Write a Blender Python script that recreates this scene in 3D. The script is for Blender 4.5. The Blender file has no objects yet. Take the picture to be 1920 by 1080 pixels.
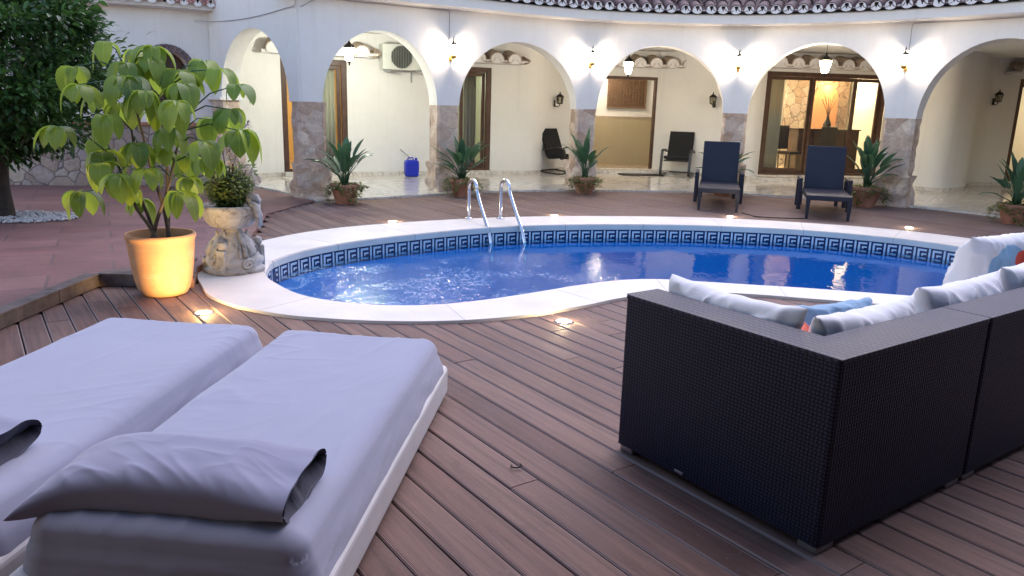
import bpy, bmesh, math, random
from mathutils import Vector, Matrix, noise, geometry
random.seed(7)
R = math.radians
PI = math.pi
sc = bpy.context.scene
COL = sc.collection

# ------------------------------------------------------------------ camera
CAM_H = 1.45
dn = Vector((-0.02753996, 0.97225345, 0.23230321)).normalized()   # "down" seen in camera axes (x right, y down, z forward)
fw = (Vector((0, 0, 1)) - dn * dn.z).normalized()
rt = dn.cross(fw)
if rt.x < 0: rt = -rt
def w(v): return Vector((v.dot(rt), v.dot(fw), -v.dot(dn)))
cx_, cy_, cz_ = w(Vector((1, 0, 0))), w(Vector((0, -1, 0))), w(Vector((0, 0, -1)))
cam = bpy.data.cameras.new('camera')
cam.sensor_width = 36; cam.lens = 36 * 1442 / 1920; cam.clip_start = 0.05; cam.clip_end = 2000
co = bpy.data.objects.new('camera', cam); COL.objects.link(co)
M = Matrix((cx_, cy_, cz_)).transposed().to_4x4(); M.translation = (0, 0, CAM_H)
co.matrix_world = M
sc.camera = co

# ------------------------------------------------------------------ world, soft dusk key, exposure
SUN_EL, SUN_AZ = 4.0, 25.0
world = bpy.data.worlds.new('World'); sc.world = world; world.use_nodes = True
wn = world.node_tree.nodes; wl = world.node_tree.links
bg = wn['Background']
sky = wn.new('ShaderNodeTexSky'); sky.sky_type = 'NISHITA'; sky.sun_disc = False
sky.sun_elevation = R(SUN_EL); sky.sun_rotation = R(SUN_AZ); sky.air_density = 1.3; sky.dust_density = 0.3; sky.ozone_density = 2.0
tint = wn.new('ShaderNodeMix'); tint.data_type = 'RGBA'; tint.blend_type = 'MULTIPLY'; tint.inputs[0].default_value = 1
tint.inputs[7].default_value = (1.05, .94, 1.17, 1)          # violet after-sunset air
wl.new(sky.outputs[0], tint.inputs[6]); wl.new(tint.outputs[2], bg.inputs[0]); bg.inputs[1].default_value = 0.15
sun = bpy.data.lights.new('sun', 'SUN'); sun.energy = 0.5; sun.angle = R(60); sun.color = (1.0, 0.86, 0.9)
so = bpy.data.objects.new('sun', sun); COL.objects.link(so)
so.rotation_euler = (R(38), 0, R(180 - SUN_AZ))
sc.view_settings.view_transform = 'Standard'; sc.view_settings.look = 'None'
sc.view_settings.exposure = 2.7; sc.view_settings.gamma = 1
try:
    sc.cycles.sample_clamp_indirect = 4.0
    sc.cycles.max_bounces = 8; sc.cycles.transparent_max_bounces = 16
    sc.cycles.caustics_refractive = False; sc.cycles.caustics_reflective = False
except Exception: pass

# ------------------------------------------------------------------ materials
class NT:
    def __init__(s, name):
        s.m = bpy.data.materials.new(name); s.m.use_nodes = True
        s.t = s.m.node_tree; s.n = s.t.nodes; s.p = s.n['Principled BSDF']; s.out = s.n['Material Output']
    def new(s, t, **k):
        x = s.n.new(t)
        for a, b in k.items(): setattr(x, a, b)
        return x
    def link(s, a, b): s.t.links.new(a, b)
    def coord(s, kind='Object', scale=None):
        tc = s.new('ShaderNodeTexCoord'); o = tc.outputs[kind]
        if scale is not None:
            mp = s.new('ShaderNodeMapping'); mp.inputs['Scale'].default_value = scale if isinstance(scale, tuple) else (scale,) * 3
            s.link(o, mp.inputs[0]); o = mp.outputs[0]
        return o
    def noise(s, co, scale, detail=4, rough=.55, dist=0):
        x = s.new('ShaderNodeTexNoise'); x.inputs['Scale'].default_value = scale; x.inputs['Detail'].default_value = detail
        x.inputs['Roughness'].default_value = rough; x.inputs['Distortion'].default_value = dist
        s.link(co, x.inputs['Vector']); return x.outputs['Fac']
    def ramp(s, fac, stops):
        x = s.new('ShaderNodeValToRGB'); e = x.color_ramp.elements
        while len(e) < len(stops): e.new(0.5)
        for i, (p, c) in enumerate(stops):
            e[i].position = p; e[i].color = (*c, 1) if len(c) == 3 else c
        s.link(fac, x.inputs[0]); return x.outputs[0]
    def math(s, op, a, b=None, c=None):
        x = s.new('ShaderNodeMath', operation=op)
        for i, q in enumerate((a, b, c)):
            if q is None: continue
            if hasattr(q, 'links'): s.link(q, x.inputs[i])
            else: x.inputs[i].default_value = q
        return x.outputs[0]
    def mix(s, fac, a, b, mode='MIX'):
        x = s.new('ShaderNodeMix', data_type='RGBA', blend_type=mode)
        for i, q in ((0, fac), (6, a), (7, b)):
            if hasattr(q, 'links'): s.link(q, x.inputs[i])
            else: x.inputs[i].default_value = q if i == 0 else (*q, 1)
        return x.outputs[2]
    def bump(s, h, strength=.5, dist=.01, prev=None):
        x = s.new('ShaderNodeBump'); x.inputs['Strength'].default_value = strength; x.inputs['Distance'].default_value = dist
        s.link(h, x.inputs['Height'])
        if prev is not None: s.link(prev, x.inputs['Normal'])
        return x.outputs[0]
    def set(s, col=None, rough=None, normal=None, metal=None, **k):
        for key, q in (('Base Color', col), ('Roughness', rough), ('Normal', normal), ('Metallic', metal)):
            if q is None: continue
            if hasattr(q, 'links'): s.link(q, s.p.inputs[key])
            else: s.p.inputs[key].default_value = (*q, 1) if key == 'Base Color' else q
        for key, q in k.items(): s.p.inputs[key.replace('_', ' ')].default_value = q
        return s.m

def plain(name, col, rough=.6, metal=0, var=.12, scale=6, bumps=.15, bscale=60):
    t = NT(name); c = t.coord()
    n = t.noise(c, scale, 5)
    lo = tuple(x * (1 - var) for x in col); hi = tuple(min(1, x * (1 + var)) for x in col)
    return t.set(t.ramp(n, [(.3, lo), (.7, hi)]), rough, t.bump(t.noise(c, bscale, 3), bumps, .003), metal)

def m_stucco(name, col):
    t = NT(name); c = t.coord()
    n = t.noise(c, 1.3, 6, .6); n2 = t.noise(c, 9, 4)
    c1 = t.ramp(n, [(.3, tuple(x * .93 for x in col)), (.7, col)])
    c2 = t.mix(t.math('MULTIPLY', t.math('SUBTRACT', 1.0, n2), .18), c1, (.5, .46, .4))
    st_ = t.noise(t.coord('Object', (9, 9, .6)), 1, 5, .6)
    c2 = t.mix(t.math('MULTIPLY', t.ramp(st_, [(.55, (0, 0, 0)), (.75, (1, 1, 1))]), .16), c2, (.46, .42, .38))
    b = t.bump(t.noise(c, 4, 4), .25, .02); b = t.bump(t.noise(c, 45, 4, .7), .35, .004, b)
    return t.set(c2, .85, b)

def m_stone(name, scale=6.5, cols=None, mortar=(.30, .27, .24), squash=(1, 1, 1.1), gap=.03):
    cols = cols or [(.0, (.44, .31, .23)), (.25, (.64, .50, .40)), (.5, (.54, .43, .37)), (.75, (.72, .61, .50)), (1, (.48, .35, .26))]
    t = NT(name); c = t.coord('Object', squash)
    wn_ = t.new('ShaderNodeTexNoise'); wn_.inputs['Scale'].default_value = 4; t.link(c, wn_.inputs['Vector'])
    add = t.new('ShaderNodeMixRGB'); add.blend_type = 'ADD'; add.inputs[0].default_value = .12
    t.link(c, add.inputs[1]); t.link(wn_.outputs['Color'], add.inputs[2]); c2 = add.outputs[0]
    v = t.new('ShaderNodeTexVoronoi'); v.inputs['Scale'].default_value = scale; t.link(c2, v.inputs['Vector'])
    e = t.new('ShaderNodeTexVoronoi', feature='DISTANCE_TO_EDGE'); e.inputs['Scale'].default_value = scale; t.link(c2, e.inputs['Vector'])
    sep = t.new('ShaderNodeSeparateColor'); t.link(v.outputs['Color'], sep.inputs[0])
    base = t.ramp(sep.outputs[0], cols)
    n = t.noise(c, 14, 6, .65)
    base = t.mix(t.math('MULTIPLY', n, .5), base, (.62, .52, .45), 'MULTIPLY') if False else t.mix(.55, base, t.ramp(n, [(.3, (.5, .43, .40)), (.65, (1, 1, 1))]), 'MULTIPLY')
    edge = t.ramp(e.outputs['Distance'], [(gap * .4, (0, 0, 0)), (gap * 1.6, (1, 1, 1))])
    col = t.mix(edge, mortar, base)
    b = t.bump(t.ramp(e.outputs['Distance'], [(0, (0, 0, 0)), (gap * 4, (1, 1, 1))]), .45, .018)
    b = t.bump(n, .6, .02, b)
    return t.set(col, .8, b)

def m_wicker(name, col, p=.034, q=.0125, hi=None, strength=.9, coordkind='UV'):
    t = NT(name); c = t.coord('UV')
    s = t.new('ShaderNodeSeparateXYZ'); t.link(c, s.inputs[0])
    wob = t.math('MULTIPLY', t.math('SUBTRACT', t.noise(t.coord('Object'), 22, 2), .5), .55)
    row = t.math('FLOOR', t.math('DIVIDE', s.outputs[1], q))
    par = t.math('ABSOLUTE', t.math('MULTIPLY', t.math('MODULO', row, 2.0), .5))
    su = t.math('ABSOLUTE', t.math('SINE', t.math('ADD', t.math('ADD', t.math('MULTIPLY', s.outputs[0], PI / (p / 2)), par), wob)))
    sv = t.math('ABSOLUTE', t.math('SINE', t.math('ADD', t.math('MULTIPLY', s.outputs[1], PI / q), t.math('MULTIPLY', wob, .4))))
    hgt = t.math('MULTIPLY', t.math('POWER', su, .55), t.math('POWER', sv, .55))
    n = t.noise(t.coord('Object'), 5, 5)
    n3 = t.noise(t.coord('Object', (60, 60, 400)), 1, 2)
    hi = hi or tuple(x * 1.5 for x in col)
    cc = t.ramp(hgt, [(.2, tuple(x * .22 for x in col)), (.62, col), (1, hi)])
    cc = t.mix(.5, cc, t.ramp(n, [(.3, (.7, .7, .7)), (.7, (1, 1, 1))]), 'MULTIPLY')
    return t.set(cc, .5, t.bump(hgt, strength, .004), None, **{'Specular_IOR_Level': .18})

def m_deck():
    t = NT('weathered_deck_board'); uv = t.coord('UV')
    at = t.new('ShaderNodeAttribute'); at.attribute_name = 'tone'
    a2 = t.new('ShaderNodeAttribute'); a2.attribute_name = 'tone2'
    s = t.new('ShaderNodeSeparateXYZ'); t.link(uv, s.inputs[0])
    cmb = t.new('ShaderNodeCombineXYZ')
    t.link(t.math('MULTIPLY', s.outputs[0], 1.6), cmb.inputs[0]); t.link(t.math('MULTIPLY', s.outputs[1], 34), cmb.inputs[1]); t.link(t.math('MULTIPLY', at.outputs['Fac'], 60), cmb.inputs[2])
    g = t.noise(cmb.outputs[0], 1.0, 8, .65, .6)
    o = t.coord('Object')
    blot = t.noise(o, 1.1, 6, .65)
    fine = t.noise(o, 60, 4, .7)
    base = t.ramp(at.outputs['Fac'], [(0, (.105, .052, .043)), (.3, (.160, .090, .076)), (.55, (.150, .078, .066)), (.8, (.200, .125, .108)), (1, (.125, .066, .055))])
    base = t.mix(1, base, t.ramp(t.noise(o, .55, 4, .6), [(.35, (.84, .77, .68)), (.65, (1.16, 1.05, .93))]), 'MULTIPLY')
    base = t.mix(.85, base, t.ramp(g, [(.3, (.40, .35, .34)), (.5, (.95, .92, .90)), (.68, (1.35, 1.30, 1.28))]), 'MULTIPLY')
    base = t.mix(t.math('MULTIPLY', t.ramp(blot, [(.42, (0, 0, 0)), (.65, (1, 1, 1))]), .42), base, (.19, .15, .14))
    base = t.mix(t.ramp(fine, [(.60, (0, 0, 0)), (.70, (.5, .5, .5))]), base, (.24, .20, .185))
    # knots and dark water stains
    stain = t.noise(o, 3.2, 5, .7)
    base = t.mix(t.ramp(stain, [(.60, (0, 0, 0)), (.72, (.5, .5, .5))]), base, (.08, .052, .045))
    # chamfer highlight painted as pale colour along both long edges (attribute edge)
    ed = t.new('ShaderNodeAttribute'); ed.attribute_name = 'edge'
    base = t.mix(t.math('MULTIPLY', ed.outputs['Fac'], .6), base, (.38, .30, .28))
    # fine ribbing along the board
    rib = t.math('SINE', t.math('MULTIPLY', s.outputs[1], 2 * PI / .0058))
    b = t.bump(g, .35, .004); b = t.bump(rib, .35, .0012, b); b = t.bump(fine, .3, .002, b)
    rgh = t.ramp(blot, [(.3, (.62, .62, .62)), (.7, (.85, .85, .85))])
    return t.set(base, rgh, b)

def m_marble(name, c1, c2, tile=.4, rough=.12, rot=.6):
    t = NT(name); tc = t.coord()
    mp = t.new('ShaderNodeMapping'); mp.inputs['Rotation'].default_value = (0, 0, rot); t.link(tc, mp.inputs[0])
    br = t.new('ShaderNodeTexBrick'); br.offset = 0; t.link(mp.outputs[0], br.inputs['Vector'])
    br.inputs['Scale'].default_value = 1; br.inputs['Brick Width'].default_value = tile; br.inputs['Row Height'].default_value = tile
    br.inputs['Mortar Size'].default_value = .003; br.inputs['Color1'].default_value = (.9, .9, .9, 1); br.inputs['Color2'].default_value = (1, 1, 1, 1); br.inputs['Mortar'].default_value = (.62, .55, .48, 1)
    n = t.noise(tc, 1.6, 10, .65, 2.2)
    col = t.ramp(n, [(.3, c1), (.5, c2), (.56, tuple(x * .78 for x in c1)), (.62, c2)])
    col = t.mix(1, col, br.outputs['Color'], 'MULTIPLY')
    return t.set(col, rough, t.bump(br.outputs['Fac'], .1, .001))

def m_terra_tiles():
    t = NT('terracotta_paving'); tc = t.coord()
    mp = t.new('ShaderNodeMapping'); mp.inputs['Rotation'].default_value = (0, 0, R(-28)); t.link(tc, mp.inputs[0])
    br = t.new('ShaderNodeTexBrick'); br.offset = .5; t.link(mp.outputs[0], br.inputs['Vector'])
    br.inputs['Scale'].default_value = 1; br.inputs['Brick Width'].default_value = .9; br.inputs['Row Height'].default_value = .45
    br.inputs['Mortar Size'].default_value = .012; br.inputs['Color1'].default_value = (.19, .092, .084, 1); br.inputs['Color2'].default_value = (.235, .122, .11, 1); br.inputs['Mortar'].default_value = (.145, .088, .082, 1)
    n = t.noise(tc, 2.2, 8, .65); n2 = t.noise(tc, 30, 4, .7)
    col = t.mix(.8, br.outputs['Color'], t.ramp(n, [(.25, (.6, .58, .6)), (.7, (1.15, 1.1, 1.1))]), 'MULTIPLY')
    col = t.mix(.3, col, t.ramp(n2, [(.3, (.6, .6, .6)), (.7, (1.2, 1.2, 1.2))]), 'MULTIPLY')
    b = t.bump(br.outputs['Fac'], .5, -.006); b = t.bump(n2, .4, .003, b)
    return t.set(col, .6, b)

def m_fabric(name, col, wr=.4, rough=.85, var=.06, dirs=(2.2, 7, 4), fine=True):
    t = NT(name); c = t.coord('Object', dirs)
    n = t.noise(c, 1.5, 5, .6, 1.2)
    n0 = t.noise(t.coord(), 3, 5)
    n1 = t.noise(t.coord(), 700, 2)
    colr = t.ramp(n0, [(.3, tuple(x * (1 - var) for x in col)), (.7, col)])
    b = t.bump(n, wr, .02)
    if fine: b = t.bump(n1, .12, .001, b)
    m = t.set(colr, rough, b); t.p.inputs['Sheen Weight'].default_value = .25 if col[0] > .1 else 0
    return m

def m_leaf(name, c1, c2, trans=.35, scale=3, rough=.4):
    t = NT(name); c = t.coord()
    oi = t.noise(c, scale, 3)
    at = t.new('ShaderNodeAttribute'); at.attribute_name = 'tone'
    f = t.math('ADD', t.math('MULTIPLY', oi, .5), t.math('MULTIPLY', at.outputs['Fac'], .55))
    col = t.ramp(f, [(.25, c1), (.75, c2)])
    uv = t.coord('UV'); s = t.new('ShaderNodeSeparateXYZ'); t.link(uv, s.inputs[0])
    vein = t.math('ABSOLUTE', t.math('SUBTRACT', s.outputs[0], .5))
    side = t.math('FRACT', t.math('SUBTRACT', t.math('MULTIPLY', s.outputs[1], 9.0), t.math('MULTIPLY', vein, 5.0)))
    lines = t.math('MAXIMUM', t.math('LESS_THAN', vein, .025), t.math('MULTIPLY', t.math('LESS_THAN', side, .12), .6))
    col = t.mix(t.math('MULTIPLY', lines, .35), col, tuple(min(1, x * 1.9 + .02) for x in c2))
    t.set(col, rough, t.bump(lines, .4, -.003))
    tr = t.new('ShaderNodeBsdfTranslucent'); t.link(t.mix(.6, col, tuple(min(1, x * 2.4) for x in c2)), tr.inputs[0])
    ms = t.new('ShaderNodeMixShader'); ms.inputs[0].default_value = trans
    t.link(t.p.outputs[0], ms.inputs[1]); t.link(tr.outputs[0], ms.inputs[2]); t.link(ms.outputs[0], t.out.inputs[0])
    return t.m

def m_emit(name, col, strength):
    t = NT(name); e = t.new('ShaderNodeEmission'); e.inputs[0].default_value = (*col, 1); e.inputs[1].default_value = strength
    t.link(e.outputs[0], t.out.inputs[0]); return t.m

def m_lampglass(name, col, strength):
    t = NT(name); e = t.new('ShaderNodeEmission'); e.inputs[0].default_value = (*col, 1); e.inputs[1].default_value = strength
    tr = t.new('ShaderNodeBsdfTransparent'); a = t.new('ShaderNodeAddShader')
    t.link(e.outputs[0], a.inputs[0]); t.link(tr.outputs[0], a.inputs[1]); t.link(a.outputs[0], t.out.inputs[0]); return t.m

def m_glass(name, tint=(.92, .95, .93), strength=1.0):
    t = NT(name); g = t.new('ShaderNodeBsdfGlossy'); g.inputs['Roughness'].default_value = .01
    tr = t.new('ShaderNodeBsdfTransparent'); tr.inputs[0].default_value = (*tint, 1)
    fr = t.new('ShaderNodeFresnel'); fr.inputs[0].default_value = 1.5
    ms = t.new('ShaderNodeMixShader'); t.link(fr.outputs[0], ms.inputs[0]); t.link(tr.outputs[0], ms.inputs[1]); t.link(g.outputs[0], ms.inputs[2])
    t.link(ms.outputs[0], t.out.inputs[0]); return t.m

def m_water():
    t = NT('pool_water'); c = t.coord()
    # calm side: long soft ripples; jet side: choppy
    far = t.noise(t.coord('Object', (1.0, .55, 1)), 2.6, 3, .5, .5)
    mid = t.noise(t.coord('Object', (1.0, .8, 1)), 9, 3, .5, .8)
    ch = t.noise(t.coord('Object', (1, .8, 1)), 14, 5, .6, 1.0)
    s = t.new('ShaderNodeSeparateXYZ'); t.link(c, s.inputs[0])
    # jet mask: the stirred end of the pool, x below about 1.0
    jm = t.new('ShaderNodeMapRange'); jm.inputs['From Min'].default_value = 1.3; jm.inputs['From Max'].default_value = -.1; t.link(s.outputs[0], jm.inputs[0])
    jy = t.new('ShaderNodeMapRange'); jy.inputs['From Min'].default_value = 8.6; jy.inputs['From Max'].default_value = 7.2; t.link(s.outputs[1], jy.inputs[0])
    jet = t.math('MULTIPLY', jm.outputs[0], jy.outputs[0])
    h = t.math('ADD', t.math('MULTIPLY', far, .55), t.math('MULTIPLY', mid, .12))
    h = t.math('ADD', h, t.math('MULTIPLY', t.math('MULTIPLY', ch, jet), .75))
    b = t.bump(h, .22, .05)
    g = t.new('ShaderNodeBsdfGlossy'); g.inputs['Roughness'].default_value = .015; t.link(b, g.inputs['Normal'])
    rf = t.new('ShaderNodeBsdfTransparent'); rf.inputs[0].default_value = (.90, .97, 1.0, 1)
    fr = t.new('ShaderNodeFresnel'); fr.inputs[0].default_value = 1.33; t.link(b, fr.inputs['Normal'])
    ms = t.new('ShaderNodeMixShader'); t.link(fr.outputs[0], ms.inputs[0]); t.link(rf.outputs[0], ms.inputs[1]); t.link(g.outputs[0], ms.inputs[2])
    # foam froth over the jets
    fm = t.noise(c, 30, 5, .75, 1.5); fm2 = t.noise(c, 1.9, 3, .6, .8)
    foam = t.math('MULTIPLY', t.ramp(fm, [(.55, (0, 0, 0)), (.62, (1, 1, 1))]), t.ramp(fm2, [(.47, (0, 0, 0)), (.60, (1, 1, 1))]))
    foam = t.math('MULTIPLY', t.math('MULTIPLY', foam, jet), .95)
    haze_ = t.math('MULTIPLY', t.math('MULTIPLY', t.ramp(fm2, [(.40, (0, 0, 0)), (.62, (1, 1, 1))]), jet), .0)
    foam = t.math('MAXIMUM', foam, haze_)
    df = t.new('ShaderNodeBsdfDiffuse'); df.inputs[0].default_value = (.62, .86, .95, 1)
    m2 = t.new('ShaderNodeMixShader'); t.link(foam, m2.inputs[0]); t.link(ms.outputs[0], m2.inputs[1]); t.link(df.outputs[0], m2.inputs[2])
    t.link(m2.outputs[0], t.out.inputs[0]); return t.m

def m_mosaic(name, c1, c2, size=.03):
    t = NT(name); c = t.coord('UV')
    br = t.new('ShaderNodeTexBrick'); br.offset = 0; t.link(c, br.inputs['Vector'])
    br.inputs['Scale'].default_value = 1; br.inputs['Brick Width'].default_value = size; br.inputs['Row Height'].default_value = size
    br.inputs['Mortar Size'].default_value = .0015; br.inputs['Color1'].default_value = (*c1, 1); br.inputs['Color2'].default_value = (*c2, 1); br.inputs['Mortar'].default_value = (c2[0] * 1.2, c2[1] * 1.2, c2[2] * 1.1, 1)
    return t.set(br.outputs['Color'], .25)

def m_pot():
    t = NT('orange_terracotta_pot'); c = t.coord()
    n = t.noise(c, 2.5, 6, .6); n2 = t.noise(c, 9, 7, .7, .5); rings = t.noise(t.coord('Object', (.3, .3, 30)), 1, 3)
    col = t.ramp(n, [(.3, (.44, .215, .11)), (.7, (.53, .29, .15))])
    col = t.mix(t.math('MULTIPLY', t.ramp(n2, [(.52, (0, 0, 0)), (.72, (1, 1, 1))]), .35), col, (.62, .50, .40))
    col = t.mix(.35, col, t.ramp(rings, [(.35, (.72, .68, .66)), (.6, (1, 1, 1))]), 'MULTIPLY')
    return t.set(col, .75, t.bump(rings, .25, .003, t.bump(n2, .3, .004)))

MAT = dict(
    stucco=m_stucco('white_stucco', (.80, .78, .77)),
    cream=m_stucco('cream_stucco', (.76, .745, .72)),
    stone=m_stone('crazy_stone_cladding', 5.0, mortar=(.52, .43, .36), gap=.010),
    wallstone=m_stone('rubble_stone_wall', 4.2, [(.0, (.30, .24, .22)), (.3, (.42, .36, .32)), (.5, (.36, .32, .33)), (.75, (.50, .44, .38)), (1, (.27, .20, .18))], mortar=(.12, .10, .10), gap=.025),
    deck=m_deck(),
    kerbwood=plain('grey_brown_kerb_timber', (.12, .090, .082), .8, 0, .45, 7, .5, 60),
    coping=plain('pale_limestone_coping', (.70, .645, .59), .6, 0, .10, 2.2, .25, 50),
    joint=plain('coping_joint_grout', (.42, .38, .36), .9),
    marble=m_marble('cream_marble_floor', (.60, .54, .48), (.72, .68, .62)),
    hallfloor=m_marble('hall_stone_floor', (.45, .34, .24), (.52, .40, .28), .5, .25),
    terra=m_terra_tiles(),
    terraedge=plain('dusky_pink_paving_border', (.23, .125, .115), .65, 0, .16, 3, .3, 40),
    rooftile=plain('clay_roof_tile', (.10, .055, .055), .8, 0, .45, 5, .5, 40),
    rooftile2=plain('red_clay_roof_tile', (.34, .14, .11), .8, 0, .35, 6, .5, 40),
    mortar=plain('white_tile_mortar', (.72, .70, .70), .9, 0, .1, 12, .4, 40),
    canopytile=plain('weathered_canopy_tile', (.42, .33, .26), .85, 0, .3, 14, .4, 60),
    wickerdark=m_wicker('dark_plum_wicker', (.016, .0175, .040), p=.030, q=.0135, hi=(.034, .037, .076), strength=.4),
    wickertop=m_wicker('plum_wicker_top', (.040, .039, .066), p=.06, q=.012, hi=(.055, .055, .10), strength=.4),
    wickernavy=m_wicker('navy_wicker', (.028, .031, .052), p=.02, q=.010, hi=(.045, .05, .08), strength=.25),
    alu=plain('brushed_aluminium', (.30, .29, .31), .4, .8, .1, 20, .1, 200),
    chrome=plain('polished_steel', (.72, .72, .75), .12, 1, .03, 4, .02, 60),
    white_wicker=plain('white_moulded_base', (.62, .60, .60), .6, 0, .06, 8, .15, 120),
    grey_cloth=m_fabric('grey_lavender_cotton', (.30, .31, .41), .12, dirs=(3.0, .9, 3)),
    pillow_cloth=m_fabric('grey_pillow_cotton', (.245, .25, .355), .05, dirs=(5, 2.2, 5)),
    pillow_dark=m_fabric('charcoal_pillow_lining', (.06, .06, .085), .4),
    white_cloth=m_fabric('white_cushion_canvas', (.78, .77, .78), .18, dirs=(7, 3, 6)),
    blue_cloth=m_fabric('pale_blue_canvas', (.22, .38, .55), .5),
    black_cloth=m_fabric('black_armchair_fabric', (.006, .006, .008), .3),
    blackwood=plain('black_bentwood', (.018, .014, .014), .35),
    darkwood=plain('dark_brown_door_wood', (.075, .035, .022), .45, 0, .3, 8, .3, 30),
    lattice=plain('carved_walnut', (.16, .09, .05), .6, 0, .5, 40, .8, 70),
    brass=plain('aged_brass', (.45, .27, .08), .35, .9, .2, 20),
    iron=plain('black_iron', (.02, .018, .018), .5, .6),
    terracotta=m_pot(),
    terracotta_old=plain('orange_terracotta', (.50, .26, .135), .75, 0, .10, 3, .25, 40),
    terracotta2=plain('dusty_red_terracotta', (.36, .165, .115), .8, 0, .25, 9, .4, 40),
    soil=plain('dark_soil', (.035, .024, .018), .95, 0, .5, 60, 1, 80),
    acwhite=plain('offwhite_ac_casing', (.62, .62, .58), .5, 0, .05),
    acdark=plain('ac_grille_shadow', (.05, .05, .045), .6),
    bluepl=plain('cobalt_blue_plastic', (.006, .022, .42), .35, 0, .1),
    cable=plain('grey_cable', (.30, .29, .31), .6),
    conduit=plain('pale_grey_pipe', (.30, .31, .30), .5),
    water=m_water(),
    poolfloor=m_mosaic('blue_pool_mosaic', (.008, .45, .94), (.014, .51, .97)),
    navytile=plain('navy_key_tile', (.018, .030, .095), .25, 0, .3, 30),
    whitetile=plain('white_key_tile', (.62, .66, .72), .3, 0, .05),
    glass=m_glass('window_glass'),
    leafbig=m_leaf('umbrella_leaf', (.016, .070, .020), (.24, .32, .04), .42),
    leafdark=m_leaf('dark_glossy_leaf', (.011, .045, .012), (.065, .145, .030), .2, rough=.32),
    leafbird=m_leaf('bird_of_paradise_leaf', (.018, .065, .035), (.055, .13, .065), .2, rough=.4),
    leaftrail=m_leaf('trailing_leaf', (.05, .075, .018), (.16, .17, .055), .25, 12),
    leafurn=m_leaf('urn_shrub_leaf', (.04, .085, .024), (.20, .25, .08), .2, 14),
    dryflower=plain('dry_flower_head', (.52, .45, .40), .9, 0, .35, 30, .8, 60),
    stem=plain('brown_stem', (.085, .06, .045), .8, 0, .3, 20, .5, 60),
    bark=plain('dark_bark', (.035, .026, .022), .9, 0, .4, 14, 1, 30),
    urn=None,
    pebble=plain('pale_pebble', (.42, .40, .40), .8, 0, .35, 20),
    brick=plain('purple_brown_brick', (.16, .115, .12), .85, 0, .4, 18, .6, 50),
    curtain=m_fabric('cream_curtain', (.62, .58, .47), .2, dirs=(40, 40, .5)),
    dark=plain('dark_room_wall', (.05, .045, .045), .9),
    nichecol=m_stucco('terracotta_pink_niche', (.55, .27, .15)),
    ochre=m_stucco('ochre_room_wall', (.62, .46, .20)),
    green=m_stucco('pale_green_room_wall', (.48, .52, .42)),
    beigedado=m_stucco('beige_dado', (.42, .34, .21)),
    ground=plain('bare_earth', (.12, .10, .085), .95, 0, .3, 1, .6, 6),
    lens=m_emit('deck_lamp_lens', (1, .84, .55), 40),
    bulb=m_lampglass('lit_lantern_glass', (1, .86, .66), 9),
    bulbwarm=m_lampglass('lit_pendant_glass', (1, .78, .42), 7),
    lampoff=m_glass('unlit_lantern_glass', (.7, .68, .6)),
)
def m_urn():
    t = NT('carved_stone_urn'); c = t.coord()
    n = t.noise(c, 7, 8, .7, 1.0); v = t.new('ShaderNodeTexVoronoi'); v.inputs['Scale'].default_value = 11; t.link(c, v.inputs['Vector'])
    col = t.ramp(n, [(.34, (.13, .11, .10)), (.45, (.36, .33, .31)), (.62, (.52, .49, .47))])
    b = t.bump(v.outputs['Distance'], .35, .03); b = t.bump(n, .7, .02, b)
    return t.set(col, .9, b)
MAT['urn'] = m_urn()

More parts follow.
